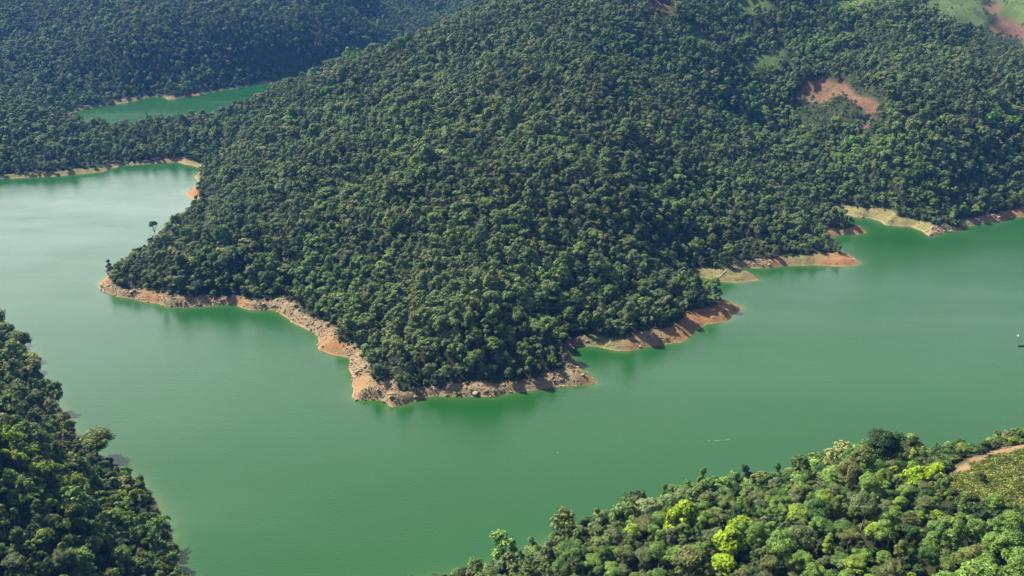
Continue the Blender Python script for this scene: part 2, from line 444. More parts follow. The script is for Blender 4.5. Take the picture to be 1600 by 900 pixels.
def leaf_material(name, source):
    """source: 'object' takes the tree's own viewport colour, 'instancer' the colour stored on each forest point"""
    m, nt, out = new_mat(name)
    if source == 'object':
        tint = nt.nodes.new('ShaderNodeObjectInfo').outputs['Color']
    else:
        a = nt.nodes.new('ShaderNodeAttribute'); a.attribute_type = 'INSTANCER'; a.attribute_name = 'tint'
        tint = a.outputs['Color']
    geo = nt.nodes.new('ShaderNodeNewGeometry')
    n1 = noise(nt, geo.outputs['Position'], 0.55, 2.0)
    vmul = mrange(nt, n1, 0.3, 0.7, 0.62, 1.45)
    rnd = mrange(nt, geo.outputs['Random Per Island'], 0, 1, 0.7, 1.35)
    mul = math_(nt, 'MULTIPLY', vmul, rnd)
    vs = nt.nodes.new('ShaderNodeVectorMath'); vs.operation = 'SCALE'
    n2 = noise(nt, geo.outputs['Position'], 0.2, 3.0)
    tint = mixc(nt, mrange(nt, n2, 0.42, 0.62, 0.0, 0.7), tint, mixc(nt, 1.0, tint, (0.5, 0.66, 0.8), 'MULTIPLY'))
    nt.links.new(tint, vs.inputs[0]); nt.links.new(mul, vs.inputs['Scale'])
    col = vs.outputs[0]
    p = nd(nt, 'ShaderNodeBsdfPrincipled', Roughness=0.6)
    p.inputs['Specular IOR Level'].default_value = 0.16
    nt.links.new(col, p.inputs['Base Color'])
    tr = nt.nodes.new('ShaderNodeBsdfTranslucent')
    tc = mixc(nt, 1.0, col, (1.15, 1.25, 0.45), 'MULTIPLY')
    nt.links.new(tc, tr.inputs['Color'])
    mx = nd(nt, 'ShaderNodeMixShader'); mx.inputs[0].default_value = 0.12
    nt.links.new(p.outputs[0], mx.inputs[1]); nt.links.new(tr.outputs[0], mx.inputs[2])
    nt.links.new(mx.outputs[0], out.inputs['Surface'])
    return m
M_LEAF = leaf_material('foliage', 'object')
M_LEAFI = leaf_material('foliage_forest', 'instancer')
m, nt, out = new_mat('bark')
geo = nt.nodes.new('ShaderNodeNewGeometry')
c = mixc(nt, mrange(nt, noise(nt, geo.outputs['Position'], 1.6), 0.35, 0.65), (0.16, 0.13, 0.10), (0.34, 0.31, 0.26))
p = nd(nt, 'ShaderNodeBsdfPrincipled', Roughness=0.85); nt.links.new(c, p.inputs['Base Color']); nt.links.new(p.outputs[0], out.inputs['Surface'])
M_BARK = m
m, nt, out = new_mat('bamboo_culm')
p = nd(nt, 'ShaderNodeBsdfPrincipled', Roughness=0.5); p.inputs['Base Color'].default_value = (0.16, 0.17, 0.05, 1); nt.links.new(p.outputs[0], out.inputs['Surface'])
M_CULM = m
m, nt, out = new_mat('shore_rock')
geo = nt.nodes.new('ShaderNodeNewGeometry'); oi = nt.nodes.new('ShaderNodeObjectInfo')
c = mixc(nt, oi.outputs['Random'], (0.42, 0.28, 0.13), (0.54, 0.45, 0.30))
c = mixc(nt, mrange(nt, noise(nt, geo.outputs['Position'], 1.2, 5), 0.35, 0.7), c, (0.2, 0.14, 0.1))
p = nd(nt, 'ShaderNodeBsdfPrincipled', Roughness=0.85)
bm_ = nd(nt, 'ShaderNodeBump', Strength=0.6, Distance=0.3); nt.links.new(noise(nt, geo.outputs['Position'], 3.0, 5), bm_.inputs['Height'])
nt.links.new(bm_.outputs[0], p.inputs['Normal'])
nt.links.new(c, p.inputs['Base Color']); nt.links.new(p.outputs[0], out.inputs['Surface'])
M_ROCK = m

# terrain material
m, nt, out = new_mat('land')
geo = nt.nodes.new('ShaderNodeNewGeometry'); P_ = geo.outputs['Position']
aC = nt.nodes.new('ShaderNodeAttribute'); aC.attribute_name = 'cover'
aB = nt.nodes.new('ShaderNodeAttribute'); aB.attribute_name = 'bank'
sepC = nt.nodes.new('ShaderNodeSeparateColor'); nt.links.new(aC.outputs['Color'], sepC.inputs[0])
sepB = nt.nodes.new('ShaderNodeSeparateColor'); nt.links.new(aB.outputs['Color'], sepB.inputs[0])
n_big = noise(nt, P_, 0.06, 5); n_mid = noise(nt, P_, 0.28, 5); n_fin = noise(nt, P_, 1.4, 6, 0.65)
floor_c = mixc(nt, mrange(nt, n_mid, 0.35, 0.65), (0.028, 0.038, 0.014), (0.06, 0.07, 0.028))
grass_c = mixc(nt, mrange(nt, n_mid, 0.35, 0.65), (0.085, 0.145, 0.036), (0.15, 0.20, 0.06))
past_c = mixc(nt, mrange(nt, n_fin, 0.35, 0.65), (0.14, 0.16, 0.045), (0.21, 0.21, 0.07))
scar_c = mixc(nt, mrange(nt, n_mid, 0.42, 0.58), (0.25, 0.115, 0.075), (0.19, 0.13, 0.085))
scar_c = mixc(nt, mrange(nt, n_mid, 0.50, 0.62), scar_c, (0.10, 0.10, 0.04))
soil_c = mixc(nt, mrange(nt, n_mid, 0.35, 0.65), (0.36, 0.22, 0.12), (0.42, 0.29, 0.16))
orange_c = mixc(nt, mrange(nt, n_mid, 0.35, 0.65), (0.46, 0.20, 0.08), (0.42, 0.26, 0.13))
orange_c = mixc(nt, mrange(nt, n_fin, 0.5, 0.72), orange_c, (0.30, 0.17, 0.10))
rock_c = mixc(nt, mrange(nt, n_mid, 0.35, 0.6), (0.42, 0.28, 0.13), (0.42, 0.35, 0.24))
rock_c = mixc(nt, mrange(nt, n_fin, 0.47, 0.62), rock_c, (0.15, 0.10, 0.065))
gb_c = mixc(nt, mrange(nt, n_mid, 0.4, 0.6), (0.36, 0.27, 0.15), (0.17, 0.22, 0.055))
bank_c = mixc(nt, sepB.outputs['Green'], rock_c, orange_c)
bank_c = mixc(nt, sepB.outputs['Blue'], bank_c, gb_c)
# fresh waterline: a paler line of silt right above the water
sepP = nt.nodes.new('ShaderNodeSeparateXYZ'); nt.links.new(P_, sepP.inputs[0])
wl = mrange(nt, sepP.outputs['Z'], 0.25, 0.9, 0.75, 0.0)
bank_c = mixc(nt, wl, bank_c, (0.52, 0.35, 0.19))
rill = noise(nt, P_, 0.5, 5, 0.7); bank_c = mixc(nt, mrange(nt, rill, 0.56, 0.70, 0.0, 0.6), bank_c, (0.22, 0.12, 0.06))
col = mixc(nt, sepC.outputs['Green'], floor_c, grass_c)
col = mixc(nt, aC.outputs['Alpha'], col, past_c)
col = mixc(nt, sepC.outputs['Red'], col, scar_c)
col = mixc(nt, sepC.outputs['Blue'], col, soil_c)
col = mixc(nt, sepB.outputs['Red'], col, bank_c)
p = nd(nt, 'ShaderNodeBsdfPrincipled', Roughness=0.92)
p.inputs['Specular IOR Level'].default_value = 0.15
bmp = nd(nt, 'ShaderNodeBump', Strength=1.0, Distance=1.6); nt.links.new(noise(nt, P_, 0.7, 7, 0.7), bmp.inputs['Height'])
nt.links.new(bmp.outputs[0], p.inputs['Normal'])
nt.links.new(col, p.inputs['Base Color']); nt.links.new(p.outputs[0], out.inputs['Surface'])
M_LAND = m

# water material
m, nt, out = new_mat('lake_water')
geo = nt.nodes.new('ShaderNodeNewGeometry'); P_ = geo.outputs['Position']
aS = nt.nodes.new('ShaderNodeAttribute'); aS.attribute_name = 'silt'
mp = nt.nodes.new('ShaderNodeMapping'); mp.inputs['Scale'].default_value = (1, 2.4, 1); nt.links.new(P_, mp.inputs['Vector'])
wc = mixc(nt, mrange(nt, noise(nt, mp.outputs['Vector'], 0.004, 3), 0.35, 0.65), (0.0115, 0.083, 0.0125), (0.014, 0.089, 0.017))
wc = mixc(nt, aS.outputs['Fac'], wc, (0.13, 0.20, 0.06))
p = nd(nt, 'ShaderNodeBsdfPrincipled', Roughness=0.2)
p.inputs['IOR'].default_value = 1.42
nt.links.new(wc, p.inputs['Base Color'])
mp2 = nt.nodes.new('ShaderNodeMapping'); mp2.inputs['Scale'].default_value = (0.6, 1.8, 1); mp2.inputs['Rotation'].default_value = (0, 0, 0.35); nt.links.new(P_, mp2.inputs['Vector'])
nt.links.new(mrange(nt, noise(nt, mp2.outputs['Vector'], 0.012, 4, 0.6), 0.35, 0.65, 0.15, 0.27), p.inputs['Roughness'])
bmp = nd(nt, 'ShaderNodeBump', Strength=0.3, Distance=0.3); nt.links.new(noise(nt, mp.outputs['Vector'], 0.35, 6, 0.6), bmp.inputs['Height'])
nt.links.new(bmp.outputs[0], p.inputs['Normal'])
nt.links.new(p.outputs[0], out.inputs['Surface'])
M_WATER = m

def plain(name, col, rough=0.5):
    m, nt, out = new_mat(name)
    geo = nt.nodes.new('ShaderNodeNewGeometry')
    c = mixc(nt, mrange(nt, noise(nt, geo.outputs['Position'], 2.0, 4), 0.3, 0.7), tuple(x * 0.8 for x in col), tuple(min(1, x * 1.15) for x in col))
    p = nd(nt, 'ShaderNodeBsdfPrincipled', Roughness=rough); nt.links.new(c, p.inputs['Base Color']); nt.links.new(p.outputs[0], out.inputs['Surface'])
    return m

# ------------------------------------------------------------------ terrain and water objects
ii = (np.arange(NY - 1)[:, None] * NX + np.arange(NX - 1)[None]).ravel()
quads = np.stack([ii, ii + 1, ii + NX + 1, ii + NX], 1)
zq = Z[quads].max(1)
keep = zq > -6
me = mesh_np('terrain', np.stack([fx, fy, Z], 1), quads[keep], [M_LAND], smooth_on=True)
bare = smooth((BW * 1.05 - Dl) / (BW * 0.3) + 0.3) * (D > -6) * (1 - 0.75 * BK[:, 3])
at = me.attributes.new('cover', 'FLOAT_COLOR', 'POINT'); at.data.foreach_set('color', np.stack([scar_m, grass_m, soil_m, past_m], 1).astype(np.float32).ravel())
at = me.attributes.new('bank', 'FLOAT_COLOR', 'POINT'); at.data.foreach_set('color', np.stack([bare, BK[:, 1], BK[:, 2], np.ones(len(fx))], 1).astype(np.float32).ravel())
link('terrain', me)['kind'] = 'structure'

wx = axis([(-2600, -700, 60), (-700, 900, 5), (900, 2600, 60)]); wy = axis([(100, 350, 30), (350, 1150, 5), (1150, 1800, 8)])
WX, WY = np.meshgrid(wx, wy); a_, b_ = WX.ravel(), WY.ravel()
iw = (np.arange(len(wy) - 1)[:, None] * len(wx) + np.arange(len(wx) - 1)[None]).ravel()
wq = np.stack([iw, iw + 1, iw + len(wx) + 1, iw + len(wx)], 1)
dw = bil(Dg, a_, b_)
wk = dw[wq].min(1) < 3
me = mesh_np('lake_water', np.stack([a_, b_, np.zeros(len(a_))], 1), wq[wk], [M_WATER], smooth_on=True)
at = me.attributes.new('silt', 'FLOAT', 'POINT'); at.data.foreach_set('value', (0.42 * np.exp(np.minimum(dw, 0) / 3.5)).astype(np.float32))
link('lake_water', me)['kind'] = 'structure'

# ------------------------------------------------------------------ foliage builders
def ico(sub):
    bm = bmesh.new(); bmesh.ops.create_icosphere(bm, subdivisions=sub, radius=1.0)
    V = np.array([v.co[:] for v in bm.verts]); Fc = np.array([[v.index for v in f.verts] for f in bm.faces]); bm.free()
    return V, Fc
ICO1, ICO2 = ico(1), ico(2)

def leaf_quads(r, C, Nn, size, droop=0.0, rn=0.38):
    """small folded leaf sprays (two quads' worth of area in one quad) at points C facing Nn"""
    n = len(C)
    Nn = Nn + r.normal(0, rn, (n, 3)); Nn /= np.linalg.norm(Nn, axis=1)[:, None] + 1e-9
    t = np.cross(Nn, r.normal(0, 1, (n, 3))); t /= np.linalg.norm(t, axis=1)[:, None] + 1e-9
    b = np.cross(Nn, t)
    s = size * r.uniform(0.6, 1.35, n)[:, None]
    w = s * r.uniform(0.45, 0.8, n)[:, None]
    V = np.stack([C - t * s, C - b * w + Nn * s * 0.12, C + t * s - np.array([0, 0, droop]) * s, C + b * w + Nn * s * 0.12], 1).reshape(-1, 3)
    return V, np.arange(4 * n).reshape(n, 4)

def crown_lobes(r, R, Hc, zc, n, flat):
    lobes = []
    lx, ly = r.uniform(-0.18, 0.18, 2) * R; sq = r.uniform(0.78, 1.2)
    for i in range(n):
        a = i * 2.39996 + r.uniform(-0.4, 0.4)
        q = math.sqrt((i + 0.4) / n)
        rr = R * 0.68 * q * r.uniform(0.85, 1.1)
        zz = zc + Hc * (0.46 * math.sqrt(max(0, 1 - q * q)) * r.uniform(0.75, 1.2) - 0.10 * q) * (0.5 if flat else 1) + r.uniform(-0.09, 0.12) * Hc
        lr = R * r.uniform(0.20, 0.42) * (0.9 if q > 0.7 else 1.05)
        if r.random() < 0.14: continue
        lobes.append((rr * math.cos(a) * sq + lx, rr * math.sin(a) / sq + ly, zz, lr, lr * (0.5 if flat else r.uniform(0.55, 0.95))))
    if not flat:
        for i in range(max(2, n // 4)):
            a = r.uniform(0, 6.28); rr = R * r.uniform(0.35, 0.62); lr = R * r.uniform(0.25, 0.38)
            lobes.append((rr * math.cos(a), rr * math.sin(a), zc - Hc * r.uniform(0.12, 0.34), lr, lr * 0.8))
    return lobes

def crown_mesh(name, seed, R, Hc, zc, nl, nleaf, lsize, flat=False, core=0.74, mat=None, icos=ICO1):
    r = np.random.default_rng(seed)
    lobes = crown_lobes(r, R, Hc, zc, nl, flat)
    Vs, Fs, off = [], [], 0
    wts = np.array([l[3] ** 2 for l in lobes]); wts /= wts.sum()
    for l, w in zip(lobes, wts):
        c = np.array(l[:3]); rad = np.array([l[3], l[3], l[4]])
        iv, if_ = icos
        jit = 1 + r.normal(0, 0.10, (len(iv), 1))
        V = c + iv * rad * core * jit
        F4 = np.concatenate([if_, if_[:, 2:3]], 1)
        Vs.append(V); Fs.append((F4 + off, True)); off += len(V)
        n = max(6, int(nleaf * w))
        d = r.normal(0, 1, (n, 3)); d[:, 2] = np.where(r.random(n) < 0.72, np.abs(d[:, 2]), d[:, 2]); d /= np.linalg.norm(d, axis=1)[:, None]
        C = c + d * rad * (r.uniform(0.74, 1.10, (n, 1)) + 0.22 * (r.random((n, 1)) < 0.12))
        V, Fq = leaf_quads(r, C, d / rad * rad.mean() + np.array([0, 0, 0.35]), lsize)
        Vs.append(V); Fs.append((Fq + off, False)); off += len(V)
    V = np.concatenate(Vs)
    tri = np.concatenate([f[:, :3] for f, t in Fs if t]); quad = np.concatenate([f for f, t in Fs if not t])
    return V, tri, quad, lobes

def mesh_mixed(name, V, tri, quad, mats, extra=None):
    """triangles + quads in one mesh; extra = (V, quads) of a second material"""
    me = bpy.data.meshes.new(name)
    midx = np.zeros(len(tri) + len(quad), np.int32)
    if extra is not None:
        quad = np.concatenate([quad, extra[1] + len(V)]); V = np.concatenate([V, extra[0]])
        midx = np.concatenate([midx, np.ones(len(extra[1]), np.int32)])
    loops = np.concatenate([tri.ravel(), quad.ravel()]).astype(np.int32)
    tot = np.concatenate([np.full(len(tri), 3), np.full(len(quad), 4)]).astype(np.int32)
    st = np.concatenate([[0], np.cumsum(tot)[:-1]]).astype(np.int32)
    me.vertices.add(len(V)); me.vertices.foreach_set('co', V.astype(np.float32).ravel())
    me.loops.add(len(loops)); me.loops.foreach_set('vertex_index', loops)
    me.polygons.add(len(tot)); me.polygons.foreach_set('loop_start', st); me.polygons.foreach_set('loop_total', tot)
    for m_ in mats: me.materials.append(m_)
    me.polygons.foreach_set('material_index', midx)
    me.update(calc_edges=True)
    return me

def tube(pts, rads, sides=6):
    pts = np.array(pts, float); V, Q = [], []
    for i, p_ in enumerate(pts):
        d = pts[min(i + 1, len(pts) - 1)] - pts[max(i - 1, 0)]; d /= np.linalg.norm(d) + 1e-9
        a = np.cross(d, [0.13, 1, 0.07]); a /= np.linalg.norm(a) + 1e-9; b = np.cross(d, a)
        for k in range(sides):
            an = 2 * math.pi * k / sides
            V.append(p_ + (a * math.cos(an) + b * math.sin(an)) * rads[i])
    for i in range(len(pts) - 1):
        for k in range(sides):
            k2 = (k + 1) % sides
            Q.append([i * sides + k, i * sides + k2, (i + 1) * sides + k2, (i + 1) * sides + k])
    return np.array(V), np.array(Q)
def join_parts(parts):
    Vs, Fs, off = [], [], 0
    for V, Q in parts:
        Vs.append(V); Fs.append(Q + off); off += len(V)
    return np.concatenate(Vs), np.concatenate(Fs)
def trunk_geo(r, lobes, zfork, rad, nlimb=6, bare=0.0):
    top = np.array([r.uniform(-0.5, 0.5), r.uniform(-0.5, 0.5), zfork])
    parts = [tube([(0, 0, -2.5), (0.1, 0, 0.4), top * 0.55, top], [rad * 1.5, rad * 1.15, rad * 0.85, rad * 0.7])]
    for l in sorted(lobes, key=lambda q: -q[3])[:nlimb]:
        e = np.array(l[:3]); mid = top * 0.45 + e * 0.55 + np.array([0, 0, -0.12 * np.linalg.norm(e - top)])
        parts.append(tube([top - [0, 0, 0.5], mid, e], [rad * 0.6, rad * 0.38, rad * 0.12], 5))
    return join_parts(parts)

def bamboo_geo(seed, n_culm, Hh, nleaf, ls):
    """a clump of culms that arch over at the top, each hung with a feathery plume of leaf sprays"""
    r = np.random.default_rng(seed)
    culms, C, Nn = [], [], []
    nf = 7
    fan = [(q * 6.283 / nf + r.uniform(-0.3, 0.3), r.uniform(0.55, 1.05)) for q in range(nf)]
    for i in range(n_culm):
        fa, fh = fan[i % nf]
        a = fa + r.normal(0, 0.10); h = Hh * fh * r.uniform(0.88, 1.05); reach = Hh * r.uniform(0.40, 0.52)
        o = np.array([math.cos(a), math.sin(a), 0.0]); b0 = o * r.uniform(0.2, 1.3)
        t = np.linspace(0, 1, 10)
        pts = b0 + o * (reach * t[:, None] ** 2.2) + np.array([0, 0, 1.0]) * (h * (1.5 * t - 0.82 * t ** 3.0))[:, None]
        pts[0, 2] = -1.5
        culms.append(tube(pts, np.linspace(0.10, 0.02, 10), 4))
        m_ = nleaf // n_culm
        tt = 0.38 + 0.62 * r.random(m_) ** 0.8
        ip = np.stack([np.interp(tt, t, pts[:, k]) for k in range(3)], 1)
        wd = (0.2 + 0.95 * np.sin(np.pi * np.clip((tt - 0.3) / 0.75, 0, 1)))[:, None]
        of = r.normal(0, 0.42, (m_, 3)) * wd; of[:, 2] = -np.abs(r.normal(0, 0.5, m_)) * wd[:, 0] + 0.1
        C.append(ip + of); Nn.append(of * np.array([0.8, 0.8, 0.2]) + o * 0.25 + np.array([0, 0, 0.9]))
    V, Q = leaf_quads(r, np.concatenate(C), np.concatenate(Nn), ls, droop=0.8)
    return V, Q, join_parts(culms)

# ------------------------------------------------------------------ prototypes for individually built trees
BIG = 3600
PROTO = {}
def near_kind(key, seeds, R, Hc, zc, nl, fork, rad, flat=False, nleaf=BIG, ls=0.36, core=0.70, nlimb=6):
    PROTO[key] = []
    for s in seeds:
        V, tri, quad, lobes = crown_mesh(key, s, R, Hc, zc, nl, nleaf, ls, flat, core)
        cm = mesh_mixed('crown_' + key, V, tri, quad, [M_LEAF])
        tv, tq = trunk_geo(np.random.default_rng(s + 900), lobes, fork, rad, nlimb)
        tm = mesh_np('trunk_' + key, tv, tq, [M_BARK], smooth_on=True)
        PROTO[key].append((cm, tm))
near_kind('round', (1, 2, 3, 4, 5, 6), 5.6, 8.0, 8.6, 18, 5.2, 0.30)
near_kind('spreading', (11, 12, 13), 6.8, 7.0, 9.4, 22, 6.2, 0.34)
near_kind('umbrella', (21, 22), 6.6, 4.5, 11.5, 13, 7.0, 0.30, flat=True, core=0.62, nlimb=9)
near_kind('tall', (31, 32), 3.9, 9.5, 9.8, 11, 5.4, 0.26)
near_kind('airy', (41, 42), 5.0, 6.5, 9.0, 10, 5.0, 0.22, nleaf=1300, ls=0.36, core=0.25, nlimb=10)
PROTO['thicket'] = []
for s in (51, 52):
    V, tri, quad, lobes = crown_mesh('thicket', s, 4.2, 5.5, 2.2, 12, 2200, 0.42, False, 0.8)
    PROTO['thicket'].append((mesh_mixed('foliage_thicket', V, tri, quad, [M_LEAF]), None))
PROTO['bamboo'] = []
for s in (61, 62, 63):
    V, Q, (cv, cq) = bamboo_geo(s, 21, 17.0, 4200, 0.42)
    PROTO['bamboo'].append((mesh_mixed('plumes_bamboo', V, np.zeros((0, 3), int), Q, [M_LEAF]), mesh_np('culms_bamboo', cv, cq, [M_CULM], smooth_on=True)))

# prototypes of the forest stuff (not linked; the forest's node tree instances them)
FAR = []
def far_proto(key, seed, R, Hc, zc, nl, fork, nleaf, ls, flat=False):
    V, tri, quad, lobes = crown_mesh(key, seed, R, Hc, zc, nl, nleaf, ls, flat, 0.76)
    tv, tq = trunk_geo(np.random.default_rng(seed + 900), lobes, fork, 0.24, 3)
    me = mesh_mixed('forest_tree_' + key, V, tri, quad, [M_LEAFI, M_BARK], (tv, tq))
    FAR.append(bpy.data.objects.new('forest_tree_' + key, me))
for s in (101, 102, 103, 104): far_proto('round', s, 5.4, 8.0, 8.2, 12, 5.0, 760, 0.55)
for s in (111, 112): far_proto('spreading', s, 6.6, 6.0, 8.6, 15, 6.0, 820, 0.55)
far_proto('umbrella', 121, 6.0, 4.0, 10.0, 9, 6.5, 600, 0.6, True)
for s in (131, 132): far_proto('tall', s, 3.7, 9.0, 8.6, 8, 5.0, 520, 0.6)
FB0 = len(FAR)
for s in (141,):
    V, Q, (cv, cq) = bamboo_geo(s, 12, 12.0, 800, 0.75)
    FAR.append(bpy.data.objects.new('forest_bamboo', mesh_mixed('forest_bamboo', V, np.zeros((0, 3), int), Q, [M_LEAFI, M_CULM], (cv, cq))))
V, tri, quad, lobes = crown_mesh('shrub', 151, 3.2, 3.4, 1.2, 9, 420, 0.5, False, 0.8)
FAR.append(bpy.data.objects.new('forest_shrub', mesh_mixed('forest_shrub', V, tri, quad, [M_LEAFI])))
FSHRUB = len(FAR) - 1
r_ = np.random.default_rng(161); lb_ = crown_lobes(r_, 4.6, 8.0, 9.5, 12, False)
tv, tq = trunk_geo(r_, lb_, 5.5, 0.3, 11)
M_SNAG, nt, out = new_mat('bleached_wood')
p = nd(nt, 'ShaderNodeBsdfPrincipled', Roughness=0.8); p.inputs['Base Color'].default_value = (0.42, 0.39, 0.34, 1); nt.links.new(p.outputs[0], out.inputs['Surface'])
FAR.append(bpy.data.objects.new('dead_tree', mesh_np('dead_tree', tv, tq, [M_SNAG])))
FSNAG = len(FAR) - 1

def point_cloud_object(name, P, scl, rot, tint, var, protos, mats=()):
    me = bpy.data.meshes.new(name)
    me.vertices.add(len(P)); me.vertices.foreach_set('co', np.asarray(P, np.float32).ravel())
    me.attributes.new('scl', 'FLOAT_VECTOR', 'POINT').data.foreach_set('vector', np.asarray(scl, np.float32).ravel())
    me.attributes.new('rot', 'FLOAT_VECTOR', 'POINT').data.foreach_set('vector', np.asarray(rot, np.float32).ravel())
    c4 = np.concatenate([tint, np.ones((len(P), 1))], 1).astype(np.float32)
    me.attributes.new('tint', 'FLOAT_COLOR', 'POINT').data.foreach_set('color', c4.ravel())
    me.attributes.new('variant', 'INT', 'POINT').data.foreach_set('value', np.asarray(var, np.int32))
    for m_ in mats: me.materials.append(m_)
    o = link(name, me)
    g = bpy.data.node_groups.new(name + '_scatter', 'GeometryNodeTree')
    g.interface.new_socket('Geometry', in_out='INPUT', socket_type='NodeSocketGeometry')
    g.interface.new_socket('Geometry', in_out='OUTPUT', socket_type='NodeSocketGeometry')
    gi = g.nodes.new('NodeGroupInput'); go = g.nodes.new('NodeGroupOutput')
    def attr(nm, ty):
        a = g.nodes.new('GeometryNodeInputNamedAttribute'); a.data_type = ty; a.inputs['Name'].default_value = nm; return a.outputs['Attribute']
    a_s, a_r, a_v = attr('scl', 'FLOAT_VECTOR'), attr('rot', 'FLOAT_VECTOR'), attr('variant', 'INT')
    e2r = g.nodes.new('FunctionNodeEulerToRotation'); g.links.new(a_r, e2r.inputs[0])
    jn = g.nodes.new('GeometryNodeJoinGeometry')
    for i, po in enumerate(protos):
        cmp_ = g.nodes.new('FunctionNodeCompare'); cmp_.data_type = 'INT'; cmp_.operation = 'EQUAL'
        ins = [s for s in cmp_.inputs if s.type == 'INT']
        g.links.new(a_v, ins[0]); ins[1].default_value = i
        oi_ = g.nodes.new('GeometryNodeObjectInfo'); oi_.inputs['Object'].default_value = po; oi_.inputs['As Instance'].default_value = True
        io = g.nodes.new('GeometryNodeInstanceOnPoints')
        g.links.new(gi.outputs[0], io.inputs['Points']); g.links.new(cmp_.outputs[0], io.inputs['Selection'])
        g.links.new(oi_.outputs['Geometry'], io.inputs['Instance'])
        g.links.new(e2r.outputs[0], io.inputs['Rotation']); g.links.new(a_s, io.inputs['Scale'])
        g.links.new(io.outputs[0], jn.inputs[0])
    g.links.new(jn.outputs[0], go.inputs[0])
    md = o.modifiers.new('scatter', 'NODES'); md.node_group = g
    return o

# ------------------------------------------------------------------ landmark trees (traced one by one)
GREENS = {
    'dark green': (0.036, 0.066, 0.020), 'deep green': (0.055, 0.110, 0.026), 'mid green': (0.088, 0.155, 0.034), 'olive green': (0.125, 0.165, 0.038),
    'brownish olive': (0.138, 0.150, 0.046), 'grey green': (0.130, 0.165, 0.066), 'light green': (0.150, 0.235, 0.046), 'yellow green': (0.210, 0.285, 0.036),
    'lime green': (0.30, 0.41, 0.022)}
trees = []     # every individual: dict(x, y, kind, scale, tone, label)
def lm(u, v, kind, size, tone, label, landmark=None, cat='tree', offs=None, idx=0, group=None, name=None, hs=1.0):
    offs = offs if offs is not None else {'umbrella': 11.5, 'thicket': 2.5, 'bamboo': 13}.get(kind, 8.5) * size * hs
    x, y, z = march(u, v, offs)
    for _ in range(15):      # never out over the lake or down the hidden far slope
        if bil(Dg, x, y) > 1.0 and not (u > 600 and v > 600 and y > 340): break
        v += 3; x, y, z = march(u, v, offs)
    trees.append(dict(x=x, y=y, z=z, kind=kind, s=size, hs=hs, tone=tone, label=label, lm=landmark, cat=cat, idx=idx, group=group, name=name, u=u, v=v))
lm(1385, 698, 'spreading', 1.25, 'dark green', 'big dark round tree standing proud on the skyline of the right foreground hill', 'the big dark skyline tree', idx=0)
lm(1285, 722, 'umbrella', 0.62, 'deep green', 'small flat-topped dark tree on the hill skyline left of the big dark round tree', 'the small flat-topped skyline tree', idx=0)
lm(1148, 742, 'round', 0.66, 'dark green', 'compact dome-shaped dark tree poking above the skyline of the right hill', 'the dome-shaped dark tree', idx=1)
lm(1332, 746, 'spreading', 0.85, 'brownish olive', 'wide brownish-olive tree below the skyline with a pale visible trunk', 'the wide brownish tree', idx=1)
lm(1212, 736, 'airy', 0.75, 'grey green', 'thin pale grey-green tree with see-through crown on the right hill skyline', 'the thin pale skyline tree', idx=0)
lm(1238, 742, 'round', 0.70, 'deep green', 'dense dark tree just right of the thin pale skyline tree', None, idx=2)
lm(1316, 716, 'airy', 0.6, 'grey green', 'feathery whitish-green treetop between flat-topped tree and big dark tree', None, idx=1)
lm(940, 794, 'round', 0.55, 'dark green', 'small dark pointed tree on the skyline in the lower slope of the right hill', 'the small dark pointed tree', idx=3)
lm(1072, 884, 'round', 1.15, 'brownish olive', 'large smooth brownish-olive crown cut by the bottom edge beside the lime thickets', 'the smooth brown-olive bottom tree', idx=4)
lm(835, 846, 'airy', 0.6, 'light green', 'sparse pale treetop sticking out over the water on the lowest ridge', None, idx=1)
lm(1060, 812, 'thicket', 1.5, 'lime green', 'upper left lime-green vine thicket, a bright vertical streak on the right hill', 'the left lime thicket', 'vine thicket', group='lime vine thickets on the right hill', name='vine_thicket', hs=1.5)
lm(1136, 852, 'thicket', 1.6, 'lime green', 'lime-green vine thicket in the middle of the right hill, lower of the bright streaks', 'the lower lime thicket', 'vine thicket', group='lime vine thickets on the right hill', name='vine_thicket', idx=1, hs=1.35)
lm(1152, 822, 'thicket', 1.1, 'lime green', 'small lime-green vine mound capping the lower bright streak', None, 'vine thicket', group='lime vine thickets on the right hill', name='vine_thicket')
lm(1128, 884, 'thicket', 1.3, 'lime green', 'lime-green vine mound at the foot of the lower bright streak, near the bottom edge', None, 'vine thicket', group='lime vine thickets on the right hill', name='vine_thicket')
lm(1438, 746, 'thicket', 1.35, 'lime green', 'bright lime-yellow thicket left of the grassy pasture', 'the bright thicket by the pasture', 'vine thicket', group='lime vine thickets on the right hill', name='vine_thicket', idx=1)
lm(1460, 738, 'thicket', 0.9, 'lime green', 'small bright lime-yellow thicket touching the dirt edge of the pasture', None, 'vine thicket', group='lime vine thickets on the right hill', name='vine_thicket')
lm(1408, 752, 'thicket', 0.9, 'yellow green', 'yellow-green low mound left of the bright thicket by the pasture', None, 'vine thicket', group='lime vine thickets on the right hill', name='vine_thicket', idx=1)
lm(1535, 746, 'round', 0.3, 'dark green', 'single dark bush standing in the grassy pasture', None, idx=0)
lm(1536, 704, 'round', 0.32, 'dark green', 'small dark tree beside the orange dirt path above the pasture', None, idx=2)
lm(1486, 700, 'round', 0.42, 'deep green', 'small dark tree between the two bare soil patches on the skyline', None, idx=3)
lm(1500, 686, 'round', 0.42, 'mid green', 'leafy treetop on the skyline above the orange soil patch', None, idx=1)
lm(1578, 680, 'round', 0.40, 'deep green', 'dark treetop on the skyline near the right edge of the photo', None, idx=2)
lm(1540, 694, 'tall', 0.35, 'light green', 'bright slender small tree on the skyline right of the orange soil patch', None, idx=0)
lm(148, 676, 'spreading', 1.75, 'olive green', 'umbrella-shaped tree leaning out over the lake from the left foreground hill', 'the umbrella tree', idx=2, hs=0.66, offs=11.5)
